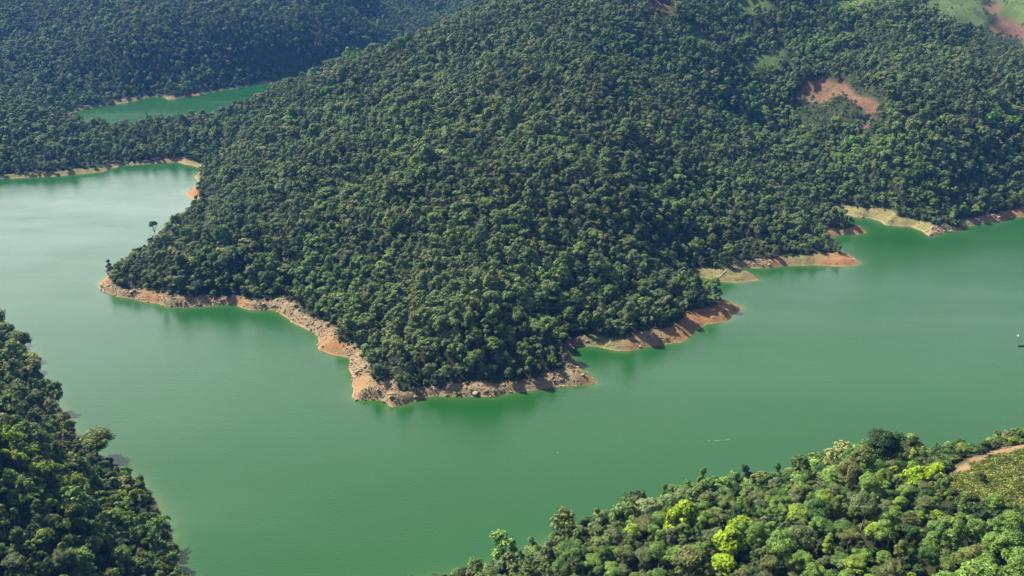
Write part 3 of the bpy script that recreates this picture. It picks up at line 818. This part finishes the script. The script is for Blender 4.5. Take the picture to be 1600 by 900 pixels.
lm(203, 738, 'airy', 0.42, 'mid green', 'tiny tufted tree on a thin bare stem at the left hill edge', 'the tiny tufted tree', idx=1, hs=1.25)
lm(258, 888, 'spreading', 0.62, 'yellow green', 'yellow-green bushy tree at the bottom right corner of the left hill', 'the yellow-green corner tree', idx=2)
lm(190, 870, 'spreading', 0.95, 'light green', 'broad light-green tree at the bottom edge of the left hill', 'the broad light-green tree', idx=0)
lm(95, 880, 'spreading', 0.9, 'grey green', 'broad grey-green tree at the bottom edge, left of the broad light-green tree', 'the broad grey-green tree', idx=1)
lm(20, 885, 'round', 1.0, 'grey green', 'grey-green tree in the bottom left corner of the photo', 'the corner grey-green tree', idx=2)
lm(60, 628, 'spreading', 1.0, 'olive green', 'pale olive round treetop above the umbrella tree on the left hill', 'the pale olive treetop', idx=1)
lm(55, 575, 'airy', 0.6, 'grey green', 'thin flat tree sticking out from the upper edge of the left hill', None, idx=0)
lm(240, 342, 'umbrella', 0.75, 'grey green', 'lone flat-topped thin tree rising above the forest at the left tip of the peninsula', None, idx=0, offs=19, hs=2.0)
BAM = [(20, 700), (35, 645), (75, 690), (110, 745), (130, 765), (85, 770), (150, 790), (100, 800), (175, 800), (205, 812), (140, 830), (215, 840), (235, 868), (60, 720), (30, 760), (190, 770), (120, 715), (165, 830), (10, 670), (230, 815), (90, 660), (70, 815), (160, 760)]
bam_tones = ['yellow green', 'olive green', 'olive green', 'yellow green', 'light green']
for i, (u, v) in enumerate(BAM):
    lm(u + random.uniform(-4, 4), v, 'bamboo', random.uniform(0.85, 1.15), bam_tones[i % 5], None, None, 'bamboo', idx=i % 3, group='bamboo clumps on the left foreground hill', name='bamboo_clump')

# ------------------------------------------------------------------ forest points
def scatter(x0, x1, y0, y1, s):
    xs = np.arange(x0, x1, s); ys = np.arange(y0, y1, s * 0.87)
    X, Y = np.meshgrid(xs, ys); X[1::2] += s / 2
    X = X.ravel() + rng.uniform(-0.38, 0.38, X.size) * s; Y = Y.ravel() + rng.uniform(-0.38, 0.38, Y.size) * s
    return X, Y
PX, PY = [], []
for y0, y1, s in ((150, 480, 6.6), (480, 640, 6.2), (640, 800, 5.9), (800, 1100, 5.8), (1100, 1450, 6.2), (1450, 2350, 7.6)):
    x1 = 0.66 * y1 + 160
    X, Y = scatter(-x1, x1, y0, y1, s); PX.append(X); PY.append(Y)
PX = np.concatenate(PX); PY = np.concatenate(PY)
PZ = bil(Zg, PX, PY)
U_, V_, DEP = project(PX, PY, PZ + 8)
dd = bil(Dg, PX, PY); ww = bil(Wg, PX, PY); clr = bil(CLR, PX, PY); grs = bil(GRS, PX, PY)
ok = (U_ > -260) & (U_ < 1860) & (V_ > -130) & (V_ < 1080) & (dd > ww + 0.5) & (clr < 0.35) & (DEP > 150)
ok &= (grs < 0.5) | (rng.random(len(PX)) < 0.5)
PX, PY, PZ, U_, V_, DEP, dd, ww, grs = [a[ok] for a in (PX, PY, PZ, U_, V_, DEP, dd, ww, grs)]
n = len(PX)
near_hill = PY < 480
big = fbm(PX, PY, 260, 3, 20.0); mid = fbm(PX, PY, 60, 3, 31.0)
tint_gain = 1.28
size = rng.lognormal(0.0, 0.26, n) * (1 + 0.25 * mid)
size *= np.where(dd < ww + 14, 0.88, 1.0)
size *= np.where(PY < 480, 1.0, 0.88 - 0.14 * smooth((PY - 540) / 300))
emer = rng.random(n) < 0.045
size[emer] *= 1.4
size = np.where(near_hill, size * 0.70, size)
size = np.clip(size, 0.42, 1.5)
hs = rng.uniform(0.70, 1.35, n)
hs = np.where(near_hill & (PX > 0), hs * 0.9, hs)
# the view through to the clearings: only low growth in front of them
def low_in_front(u, v, off=0): pass
tones = np.array([(0.046, 0.078, 0.018), (0.062, 0.128, 0.024), (0.108, 0.176, 0.034), (0.140, 0.180, 0.042), (0.160, 0.172, 0.054), (0.140, 0.240, 0.042), (0.175, 0.210, 0.090), (0.230, 0.300, 0.055)])
pw = np.array([0.20, 0.22, 0.20, 0.14, 0.08, 0.08, 0.06, 0.02])
ti = rng.choice(len(tones), n, p=pw / pw.sum())
tint = tones[ti] * rng.uniform(0.8, 1.3, (n, 1))
shift = smooth((mid + 0.5) / 1.0)[:, None]
tint = tint * (0.85 + 0.4 * shift)
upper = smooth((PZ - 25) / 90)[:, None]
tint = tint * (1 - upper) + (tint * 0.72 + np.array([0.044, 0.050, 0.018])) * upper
rv = ridged(PX, PY, 270, 3, 2.2)
ridge = smooth((rv - 0.75) / 0.6)[:, None]; gully = smooth((0.35 - rv) / 0.6)[:, None]
tint = tint * (1 - 0.45 * ridge) + 0.45 * ridge * np.array([0.130, 0.162, 0.056])
tint = tint * (1 - 0.40 * gully) + 0.40 * gully * np.array([0.050, 0.105, 0.024])
size = size * (1 - 0.16 * ridge[:, 0]) * (1 + 0.12 * gully[:, 0])
brt = smooth((big - 0.10) / 0.3)[:, None] * 0.7
tint = tint * (1 - brt) + (tint * 0.4 + np.array([0.090, 0.130, 0.032])) * brt
var = rng.choice(9, n, p=[0.15, 0.15, 0.14, 0.14, 0.11, 0.10, 0.05, 0.08, 0.08])
bamz = (fbm(PX, PY, 120, 2, 77.0) > 0.42) & ~near_hill
var[bamz & (rng.random(n) < 0.55)] = FB0
var[rng.random(n) < 0.012] = FSNAG
gz = grs > rng.uniform(0.2, 0.8, n)
var[gz] = FSHRUB; size[gz] *= 0.55
tint[gz] = np.array([0.13, 0.22, 0.05]) * rng.uniform(0.8, 1.2, (gz.sum(), 1))
# gullies of bright low growth seen in the photo, in lake-side hollows
for (u, v, R_) in [(500, 400, 34), (520, 440, 26), (1120, 290, 30), (1330, 250, 46), (1420, 250, 40), (1180, 150, 34), (1280, 70, 40), (1440, 90, 34), (960, 60, 34), (880, 230, 26), (700, 340, 22), (430, 260, 26), (1390, 30, 40), (1330, 200, 22), (1200, 90, 40), (1080, 60, 30), (1320, 20, 40), (640, 210, 40), (560, 180, 30), (1050, 300, 30), (480, 130, 30)]:
    x, y, z = march(u, v, 8)
    q = (np.hypot(PX - x, (PY - y) * 0.8) < R_ * rng.uniform(0.4, 1.15, n))
    tint[q] = tint[q] * 0.35 + np.array([0.115, 0.185, 0.040])
    size[q] *= 0.88

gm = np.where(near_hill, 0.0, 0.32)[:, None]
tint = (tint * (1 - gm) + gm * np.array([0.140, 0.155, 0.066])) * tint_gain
# keep landmarks free of neighbours
keepm = np.ones(n, bool)
for t in trees:
    rad = {'thicket': 5.0, 'bamboo': 4.6}.get(t['kind'], 5.2) * t['s']
    keepm &= np.hypot(PX - t['x'], PY - t['y']) > rad
    if t['lm'] == 'the umbrella tree':
        keepm &= ~(near_hill & (np.abs(U_ - 152) < 46) & (V_ > 628) & (V_ < 706))
        size[near_hill & (np.abs(U_ - 150) < 70) & (V_ >= 640) & (V_ < 745)] *= 0.7
# nothing may hide the open ground that the photo shows
for t in trees:
    if t['lm'] or t['kind'] == 'thicket':
        hide = (PY < t['y']) & (np.abs(U_ - t['u']) < 16 * t['s'] + 14) & (V_ - t['v'] > -10) & (V_ - t['v'] < 44) & near_hill
        size[hide] = np.minimum(size[hide], 0.5)
front = np.zeros(n, bool)
for (u0, u1, v0, v1) in [(1470, 1720, 750, 812), (1430, 1560, 690, 735), (1560, 1720, 680, 740)]:
    front |= near_hill & (U_ > u0) & (U_ < u1) & (V_ > v0 - 14) & (V_ < v1)
size[front] *= 0.42
size = np.where(near_hill & (PX < 0), size * 1.2, size)
sky_r = near_hill & (U_ > 1425) & (V_ < 715)
size[sky_r] = np.minimum(size[sky_r], 0.45)
for (u0, u1, v0, v1) in [(1240, 1385, 130, 190), (1340, 1375, 180, 215), (1008, 1056, 0, 34), (1530, 1640, 0, 90)]:
    f_ = (U_ > u0) & (U_ < u1) & (V_ > v0) & (V_ < v1) & ~near_hill
    size[f_] *= 0.5
    if u0 < 1300: keepm &= ~(f_ & (rng.random(n) < 0.15))
PX, PY, PZ, U_, V_, DEP, dd, tint, var, size, hs, near_hill, bamz = [a[keepm] for a in (PX, PY, PZ, U_, V_, DEP, dd, tint, var, size, hs, near_hill, bamz)]
n = len(PX)

# which trees show largest: the visible ones, nearest first
def visible(x, y, z):
    out = np.ones(len(x), bool)
    for k, t in enumerate(np.linspace(0.35, 0.985, 60)):
        out &= (H + (z - H) * t) > bil(Zg, x * t, y * t) + 3.0
    return out
top = PZ + 12 * size * hs
inframe = (U_ > -25) & (U_ < 1625) & (V_ > 0) & (V_ < 925)
vis = inframe & visible(PX, PY, top)
n_lm = sum(1 for t in trees if t['kind'] not in ('thicket', 'bamboo'))
score = np.where(vis & (var != FSHRUB) & (var != FB0) & (var != FSNAG), 1.0 / DEP, 0)
order = np.argsort(-score)[:300 - n_lm]
is_ind = np.zeros(n, bool); is_ind[order] = True
KINDOF = ['round', 'round', 'round', 'round', 'spreading', 'spreading', 'umbrella', 'tall', 'tall']
tone_names = ['dark green', 'deep green', 'mid green', 'olive green', 'brownish olive', 'light green', 'grey green', 'yellow green']
tarr = np.array([GREENS[k] for k in tone_names])
for i in order:
    c = tint[i] * (0.9 if PX[i] > 0 and near_hill[i] else 0.8)
    j = int(np.argmin(np.abs(np.log(tarr / c)).sum(1)))
    if near_hill[i] and rng.random() < 0.35:
        j = int(rng.choice([1, 2, 3, 5, 7, 2, 5] if PX[i] > 0 else [0, 0, 1, 0, 2]))  # left hill skews to dark tones: its deep shade put into leaf colour
    tn = tone_names[j]
    kd = KINDOF[var[i]]
    if rng.random() < 0.05: kd = 'airy'
    trees.append(dict(x=float(PX[i]), y=float(PY[i]), z=float(PZ[i]), kind=kd, s=float(size[i]), hs=float(hs[i]), tone=tn, label=None, lm=None, cat='tree',
                      idx=int(rng.integers(0, 9)), group=None, name=None, u=float(U_[i]), v=float(V_[i])))

# labels: what it looks like, and where it stands counted from the nearest landmark
LM = [t for t in trees if t['lm']]
def hill_of(t):
    if t['y'] > 480: return 'peninsula'
    return 'right hill' if t['x'] > 0 else 'left hill'
dirs = ['right of', 'lower right of', 'below', 'lower left of', 'left of', 'upper left of', 'above', 'upper right of']
buckets = {}
shape_w = {'round': 'round-crowned', 'spreading': 'broad-crowned', 'umbrella': 'flat-topped', 'tall': 'narrow tall', 'airy': 'thin-leaved', 'bamboo': 'arching'}
ZONES = [(600, 'above rocky nose'), (660, 'above cobbly bank'), (720, 'left of centre'), (780, 'at mid point'), (850, 'before dark recess'), (2000, 'by righthand point')]
def keyof(t):
    if t['y'] > 480 and t['label'] is None:
        return ('shore', next(z for q, z in ZONES if t['u'] < q))
    side = [l for l in LM if (l['x'] > 0) == (t['x'] > 0)]
    l = min(side, key=lambda q: math.hypot(q['u'] - t['u'], q['v'] - t['v']))
    a = math.degrees(math.atan2(t['v'] - l['v'], t['u'] - l['u'])) % 360
    return (l['lm'], dirs[int(((a + 22.5) % 360) // 45)])
ORD = ['nearest', 'second', 'third', 'fourth', 'fifth', 'sixth', 'seventh', 'eighth', 'ninth', 'tenth'] + [f'{q}th' for q in range(11, 21)] + ['21st', '22nd', '23rd'] + [f'{q}th' for q in range(24, 31)]
for t in trees:
    if t['label'] is None:
        k = (t['cat'],) + keyof(t)
        if k[1] != 'shore':
            l = next(q for q in LM if q['lm'] == k[1]); t['dist'] = math.hypot(l['u'] - t['u'], l['v'] - t['v'])
        else: t['dist'] = -t['v']
        buckets.setdefault(k, []).append(t)
for k, ts in buckets.items():
    ts.sort(key=lambda q: q['dist'])
    for i, t in enumerate(ts):
        noun = 'bamboo clump' if t['cat'] == 'bamboo' else 'tree'
        o_ = ORD[min(i, len(ORD) - 1)]
        if k[1] == 'shore':
            t['label'] = f"{t['tone']} {shape_w[t['kind']]} tree {k[2]} on the peninsula, {'first' if i == 0 else o_} up from the bank"
        else:
            t['label'] = f"{t['tone']} {shape_w[t['kind']]} {noun}, {o_} one {k[2]} {k[1]}"
        if len(t['label'].split()) < 16 and (t['s'] > 1.1 or t['s'] < 0.7):
            t['label'] = ('large ' if t['s'] > 1.1 else 'small ') + t['label']

NAMES = {'round': 'broadleaf_tree', 'spreading': 'spreading_tree', 'umbrella': 'umbrella_tree', 'tall': 'tall_tree', 'airy': 'thin_leaved_tree'}
for t in trees:
    protos = PROTO[t['kind']]; cm, tm = protos[t['idx'] % len(protos)]
    nm = t['name'] or NAMES[t['kind']]
    grp = t['group'] or {'right hill': 'trees on the right foreground hill', 'left hill': 'trees on the left foreground hill', 'peninsula': 'trees on the wooded peninsula'}[hill_of(t)]
    col = np.array(GREENS[t['tone']]) * rng.uniform(0.88, 1.14) * (1.15 if t['cat'] == 'tree' and t['x'] > 0 else 1.2 if t['kind'] == 'bamboo' else 1.0)
    if tm is None:
        root = link(nm, cm)
        root.color = (*col, 1)
    else:
        root = bpy.data.objects.new(nm, None); COL.objects.link(root); root.empty_display_size = 1
        cr = link('plumes' if t['kind'] == 'bamboo' else 'crown', cm, root); cr.color = (*col, 1)
        link('culms' if t['kind'] == 'bamboo' else 'trunk', tm, root)
    root.location = (t['x'], t['y'], t['z'] - 0.3)
    root.rotation_euler = (random.uniform(-0.05, 0.05), random.uniform(-0.05, 0.05), random.uniform(0, 6.28))
    root.scale = (t['s'], t['s'], t['s'] * t['hs'])
    tag(root, t['label'], t['cat'], grp)

# the rest of the forest: one object of instanced trees, and the far wood beyond the channel
rest = ~is_ind
def forest(name, sel, label, mul=1.0):
    k = int(sel.sum())
    wob_ = rng.uniform(0.8, 1.25, k)
    s3 = np.stack([size[sel] * wob_, size[sel] / wob_, size[sel] * hs[sel]], 1)
    rot = np.stack([rng.normal(0, 0.05, k), rng.normal(0, 0.05, k), rng.uniform(0, 6.28, k)], 1)
    o = point_cloud_object(name, np.stack([PX[sel], PY[sel], PZ[sel] - 0.4], 1), s3, rot, tint[sel] * mul, var[sel], FAR)
    tag(o, label, 'forest', kind='stuff')
far_sel = np.zeros(n, bool)
chan_far = at_z(266, 154, 0)[1]
far_sel = (PY > 1480 - 0.0 * PX) & (PX < 150) & (PY > 1350)
far_sel |= (PX < -500) & (PY > 1400)
forest('forest', rest & ~far_sel, 'dense green tropical forest covering the peninsula and hills round the lake')
forest('far_forest', rest & far_sel, 'bluish hazy forest on the far slope beyond the narrow channel')

# undergrowth filling gaps between near trees
def undergrowth():
    X, Y = scatter(-420, 620, 160, 480, 4.2)
    Zz = bil(Zg, X, Y); u, v, dp = project(X, Y, Zz)
    d_ = bil(Dg, X, Y); c_ = bil(CLR, X, Y)
    k = (u > -120) & (u < 1720) & (v < 1040) & (d_ > 1.2) & (c_ < 0.4)
    X2, Y2 = scatter(-420, 620, 520, 1100, 5.0)
    Z2 = bil(Zg, X2, Y2); d2 = bil(Dg, X2, Y2); w2 = bil(Wg, X2, Y2)
    k2 = (d2 > w2 * 0.85) & (d2 < w2 + 8)
    X = np.concatenate([X[k], X2[k2]]); Y = np.concatenate([Y[k], Y2[k2]]); Zz = np.concatenate([Zz[k], Z2[k2]])
    m_ = len(X)
    s = rng.uniform(0.45, 1.0, m_)[:, None] * np.ones((1, 3)) * np.where(Y > 500, 0.6, 1.0)[:, None]
    rt = np.stack([np.zeros(m_), np.zeros(m_), rng.uniform(0, 6.28, m_)], 1)
    tn = np.array([(0.05, 0.09, 0.025), (0.09, 0.13, 0.035), (0.13, 0.19, 0.045), (0.04, 0.07, 0.02)])[rng.integers(0, 4, m_)]
    tn[(X < 0) & (Y < 500)] *= 0.7  # left-hill undergrowth darkened to match the shade put into its trees
    o = point_cloud_object('undergrowth', np.stack([X, Y, Zz - 0.3], 1), s, rt, tn, np.zeros(m_, int), [FAR[FSHRUB]])
    tag(o, 'low leafy undergrowth between the trees and along the bank tops', 'undergrowth', kind='stuff')
undergrowth()

# ------------------------------------------------------------------ rocks along the banks
def rock_proto(seed):
    r = np.random.default_rng(seed)
    V, Fc = ICO2 if seed % 2 else ICO1
    V = V.copy()
    for _ in range(7):
        nrm = r.normal(0, 1, 3); nrm /= np.linalg.norm(nrm); c = r.uniform(0.45, 0.85)
        s_ = V @ nrm; V = V - np.outer(np.maximum(s_ - c, 0), nrm)
    V = V * np.array([1.0, r.uniform(0.6, 0.9), r.uniform(0.5, 0.8)])
    return mesh_np('rock', V, Fc, [M_ROCK])
ROCKM = [rock_proto(s) for s in range(6)]
ROCKO = [bpy.data.objects.new('loose_rock', m_) for m_ in ROCKM]
X, Y = scatter(-480, 640, 520, 1060, 1.6)
d_ = bil(Dg, X, Y); k = (d_ > -0.8) & (d_ < 18)
X, Y, d_ = X[k], Y[k], d_[k]
k0 = bil(K0, X, Y); w_ = bil(Wg, X, Y)
pr = np.where(d_ < w_ * 1.1, 0.05 + 0.80 * k0, 0) * (0.55 + 0.9 * smooth(fbm(X, Y, 14, 2, 3.0) + 0.5))
k = rng.random(len(X)) < pr
X, Y = X[k], Y[k]; m_ = len(X)
s = rng.lognormal(-0.42, 0.5, m_)
s3 = np.stack([s, s * rng.uniform(0.7, 1.1, m_), s * rng.uniform(0.6, 1.1, m_)], 1)
rt = np.stack([rng.uniform(-0.5, 0.5, m_), rng.uniform(-0.5, 0.5, m_), rng.uniform(0, 6.28, m_)], 1)
o = point_cloud_object('loose_rocks', np.stack([X, Y, bil(Zg, X, Y) + 0.1 * s], 1), s3, rt, np.ones((m_, 3)), rng.integers(0, 6, m_), ROCKO)
tag(o, 'broken tan and grey rocks strewn over the bare lake banks', 'rocks', kind='stuff')
# larger boulders, each a thing
BOULD = [(601, 628, 2.6, 'pale blocky boulder at the tip of the rocky nose, touching the water'), (612, 622, 2.4, 'tan boulder just above the rocky nose tip'),
         (590, 612, 2.2, 'tan boulder on the shoulder left of the rocky nose tip'), (480, 508, 2.0, 'pale boulder on the left bank where the shore bends toward the orange spur'),
         (487, 516, 2.2, 'larger boulder by the waterline just before the orange spur'), (455, 492, 1.8, 'whitish boulder in the middle of the left bank'),
         (1447, 362, 2.6, 'grey boulder on the pointed rocky outcrop of the right shore'), (1454, 368, 2.4, 'outermost rock at the tip of the pointed right-shore outcrop'),
         (1464, 360, 2.4, 'grey boulder right of the pointed outcrop tip'), (1456, 357, 2.2, 'pale boulder at the top of the pointed outcrop'),
         (345, 472, 1.9, 'isolated grey rock stack on the left bank under the dark trees'), (210, 456, 1.8, 'white-faced boulder near the left tip of the peninsula'),
         (168, 448, 1.9, 'dark boulder at the very left tip of the peninsula'), (1030, 532, 1.6, 'small boulder on the orange bank right of the grassy patch'),
         (700, 608, 2.0, 'round boulder on the cobbly bank right of the rocky nose'), (760, 612, 2.0, 'brown boulder on the cobbly bank at mid peninsula'),
         (1560, 340, 2.4, 'reddish-grey boulder on the bank at the far right')]
for i, (u, v, s_, lb) in enumerate(BOULD):
    x, y, z = march(u, v)
    b = link('boulder', ROCKM[i % 6], None, (x, y, z + 0.15 * s_)); b.scale = (s_, s_ * 0.85, s_ * 0.9); b.rotation_euler = (random.uniform(-0.4, 0.4), random.uniform(-0.4, 0.4), random.uniform(0, 6.3))
    tag(b, lb, 'boulder', 'boulders on the lake banks')

# driftwood: bleached fallen trunks
M_DRIFT = plain('driftwood', (0.48, 0.42, 0.36), 0.8)
M_DARK = plain('dark_rock_edge', (0.035, 0.03, 0.025), 0.7)
def log(u0, v0, u1, v1, rad, mat, label, cat='log', forks=0):
    a = np.array(march(u0, v0)); b = np.array(march(u1, v1))
    c = (a + b) / 2; hd = (b - a)
    pts = [(-hd / 2) + [0, 0, rad * 0.6], (-hd / 6) + [0, 0, rad * 1.1], (hd / 6) + [0, 0, rad * 0.9], (hd / 2) + [0, 0, rad * 0.7]]
    parts = [tube(pts, [rad * 1.2, rad, rad * 0.85, rad * 0.5], 8)]
    root = bpy.data.objects.new('fallen_log', None); COL.objects.link(root); root.location = c
    V, Q = join_parts(parts); link('trunk', mesh_np('log_trunk', V, Q, [mat], smooth_on=True), root)
    for f in range(forks):
        s_ = 1 if f % 2 else -1
        p0 = hd * (0.05 + 0.12 * f) + [0, 0, rad]
        side = np.array([-hd[1], hd[0], 0]); side /= np.linalg.norm(side) + 1e-9
        V, Q = tube([p0, p0 + hd * 0.14 + side * s_ * 0.9 + [0, 0, 0.6], p0 + hd * 0.24 + side * s_ * 1.7 + [0, 0, 1.1]], [rad * 0.45, rad * 0.3, rad * 0.1], 5)
        link('branch', mesh_np('log_branch', V, Q, [mat], smooth_on=True), root)
    tag(root, label, cat)
log(1124, 434, 1137, 421, 0.42, M_DRIFT, 'bleached fallen trunk lying across the small grassy spit', forks=3)
log(1118, 434, 1130, 432, 0.30, M_DRIFT, 'shorter pale log at the waterline under the bleached trunk', forks=1)
log(898, 568, 922, 588, 0.42, M_DARK, 'dark rock edge of the right-hand point, shaped as a straight log')  # stands for a dark rock edge, modelled as a log

# ------------------------------------------------------------------ pasture rows
def pasture():
    X, Y = scatter(PASTURE[:, 0].min() - 2, PASTURE[:, 0].max() + 2, PASTURE[:, 1].min() - 2, PASTURE[:, 1].max() + 2, 0.75)
    cc = bil(past_m.reshape(NY, NX), X, Y); so = bil(soil_m.reshape(NY, NX), X, Y)
    rows = np.sin((Y * 0.9 + X * 0.35 + fbm(X, Y, 14, 2) * 2.2) * 2 * math.pi / 2.4)
    k = (cc > 0.5) & (so < 0.4) & (rows + rng.normal(0, 0.6, len(X)) > -0.55) & (X < 300)
    X, Y = X[k], Y[k]; m_ = len(X)
    r = np.random.default_rng(8)
    C = r.normal(0, 0.22, (16, 3)); C[:, 2] = 0.22 + np.abs(C[:, 2]) * 0.5
    V, Q = leaf_quads(r, C, C, 0.26)
    tuft = bpy.data.objects.new('grass_tuft', mesh_np('grass_tuft', V, Q, [M_LEAFI]))
    s = rng.uniform(0.7, 1.5, (m_, 1)) * np.ones((1, 3))
    rt = np.stack([np.zeros(m_), np.zeros(m_), rng.uniform(0, 6.28, m_)], 1)
    tn = np.array([(0.20, 0.24, 0.05), (0.26, 0.27, 0.075), (0.19, 0.23, 0.05), (0.29, 0.28, 0.09)])[rng.integers(0, 4, m_)]
    o = point_cloud_object('pasture_grass', np.stack([X, Y, bil(Zg, X, Y)], 1), s, rt, tn, np.zeros(m_, int), [tuft])
    tag(o, 'rows of yellowish grass tufts on the pasture at the right foreground', 'grass', kind='stuff')
pasture()

# ------------------------------------------------------------------ small craft on the water
M_WHITE = plain('white_paint', (0.78, 0.78, 0.76), 0.4)
M_HULL = plain('dark_hull', (0.03, 0.045, 0.05), 0.5)
M_SEAT = plain('boat_seat', (0.28, 0.2, 0.12), 0.7)
def hull_mesh(name, Ln, Wd, Ht, mat):
    bm = bmesh.new(); st = []
    for i in range(9):
        t = i / 8; x = (t - 0.5) * Ln
        w = Wd / 2 * (math.sin(math.pi * min(1, (1 - t) * 1.25 + 0.02) / 2) if t > 0.2 else 0.85 + 0.15 * t / 0.2)
        w = max(w, 0.03); sheer = Ht * (1 + 0.45 * t * t)
        row = [(x, -w, sheer), (x, -w * 0.8, 0.25 * Ht), (x, 0, -0.15), (x, w * 0.8, 0.25 * Ht), (x, w, sheer),
               (x, w * 0.9, sheer - 0.02), (x, w * 0.7, 0.35 * Ht), (x, 0, 0.12), (x, -w * 0.7, 0.35 * Ht), (x, -w * 0.9, sheer - 0.02)]
        st.append([bm.verts.new(p_) for p_ in row])
    for i in range(8):
        for k_ in range(10):
            k2 = (k_ + 1) % 10
            bm.faces.new([st[i][k_], st[i][k2], st[i + 1][k2], st[i + 1][k_]])
    for e in (0, 8):
        a = st[e]
        for q in ((0, 1, 8, 9), (1, 2, 7, 8), (2, 3, 6, 7), (3, 4, 5, 6)): bm.faces.new([a[i] for i in q])
    bmesh.ops.recalc_face_normals(bm, faces=bm.faces)
    me_ = bpy.data.meshes.new(name); bm.to_mesh(me_); bm.free(); me_.materials.append(mat); return me_
def box_mesh(name, c, d, mat):
    bm = bmesh.new(); bmesh.ops.create_cube(bm, size=1)
    for v_ in bm.verts: v_.co = Vector((v_.co.x * d[0] + c[0], v_.co.y * d[1] + c[1], v_.co.z * d[2] + c[2]))
    bmesh.ops.bevel(bm, geom=bm.edges[:], offset=min(d) * 0.12, segments=1, affect='EDGES')
    me_ = bpy.data.meshes.new(name); bm.to_mesh(me_); bm.free(); me_.materials.append(mat); return me_
def boat(u, v, Ln, Wd, mat, rz, label, motor=False):
    x, y = at_z(u, v, 0)
    root = bpy.data.objects.new('small_boat', None); COL.objects.link(root); root.location = (x, y, 0.02); root.rotation_euler = (0, 0, rz)
    link('hull', hull_mesh('boat_hull', Ln, Wd, 0.55, mat), root)
    for q in (-0.22, 0.08): link('seat', box_mesh('boat_seat', (q * Ln, 0, 0.38), (0.3, Wd * 0.78, 0.06), M_SEAT), root)
    if motor: link('outboard_motor', box_mesh('outboard_motor', (-Ln / 2 - 0.15, 0, 0.55), (0.35, 0.35, 0.75), M_HULL), root)
    tag(root, label, 'boat')
boat(1590, 525, 3.6, 1.5, M_WHITE, math.radians(60), 'tiny white boat near the right edge, farther of the two', True)
boat(1597, 541, 5.6, 1.3, M_HULL, math.radians(2), 'long dark boat cut by the right edge, below the tiny white boat')

# floats with faint foam streaks
M_FOAM = plain('foam', (0.20, 0.32, 0.24), 0.6)
def float_(u, v, label, Lf):
    x, y = at_z(u, v, 0)
    root = bpy.data.objects.new('float', None); COL.objects.link(root); root.location = (x, y, 0)
    V, Q = tube([(-0.35, 0, 0.1), (-0.3, 0, 0.12), (0.15, 0, 0.12), (0.3, 0, 0.12), (0.5, 0, 0.12)], [0.02, 0.17, 0.17, 0.07, 0.05], 10)
    link('body', mesh_np('float_body', V, Q, [M_WHITE], smooth_on=True), root)
    V, Q = tube([(0.5, 0, 0.12), (0.6, 0, 0.12)], [0.08, 0.08], 10); link('cap', mesh_np('float_cap', V, Q, [M_HULL]), root)
    tag(root, label, 'float')
float_(872, 708, 'tiny white float alone on the green water below the peninsula', 8)

def foam(u0, v0, u1, v1, label):
    a = np.array(at_z(u0, v0, 0)); b = np.array(at_z(u1, v1, 0)); c = (a + b) / 2; d_ = b - a
    r = np.random.default_rng(4); V, Q = [], []
    nrm_ = np.array([-d_[1], d_[0]]) / np.linalg.norm(d_)
    for i in range(22):
        t = r.uniform(-0.5, 0.5); q = d_ * t + nrm_ * r.normal(0, 0.25); w_ = r.uniform(0.05, 0.16); l_ = r.uniform(0.3, 1.2)
        e = d_ / np.linalg.norm(d_) * l_; f_ = nrm_ * w_; k0_ = len(V)
        V += [(*(q - e), 0.004), (*(q - f_), 0.03), (*(q + e), 0.004), (*(q + f_), 0.03)]; Q.append([k0_, k0_ + 1, k0_ + 2, k0_ + 3])
    o = link('foam_streak', mesh_np('foam_streak', V, Q, [M_FOAM]), None, (c[0], c[1], 0.004))
    tag(o, label, 'foam', kind='stuff')
foam(1105, 689, 1140, 687, 'faint pale streak of foam on the open water above the right hill')

# ------------------------------------------------------------------ haze
bm = bmesh.new(); bmesh.ops.create_cube(bm, size=1)
zt, zbm = 330.0, -25.0
for v_ in bm.verts: v_.co = Vector((v_.co.x * 5400, 1200 + v_.co.y * 3700, (zt + zbm) / 2 + v_.co.z * (zt - zbm)))
me = bpy.data.meshes.new('haze'); bm.to_mesh(me); bm.free()
m, nt, out = new_mat('haze')
pv = nt.nodes.new('ShaderNodeVolumePrincipled')
pv.inputs['Color'].default_value = (0.12, 0.38, 1.0, 1)
pv.inputs['Density'].default_value = 0.000064
pv.inputs['Anisotropy'].default_value = 0.1
nt.links.new(pv.outputs[0], out.inputs['Volume'])
me.materials.append(m)
hz = link('haze', me); hz['kind'] = 'stuff'
tag(hz, 'thin blue haze in the air over the lake and hills', 'haze', kind='stuff')
print('TREES', n, 'individual', len(trees), 'rocks', m_)
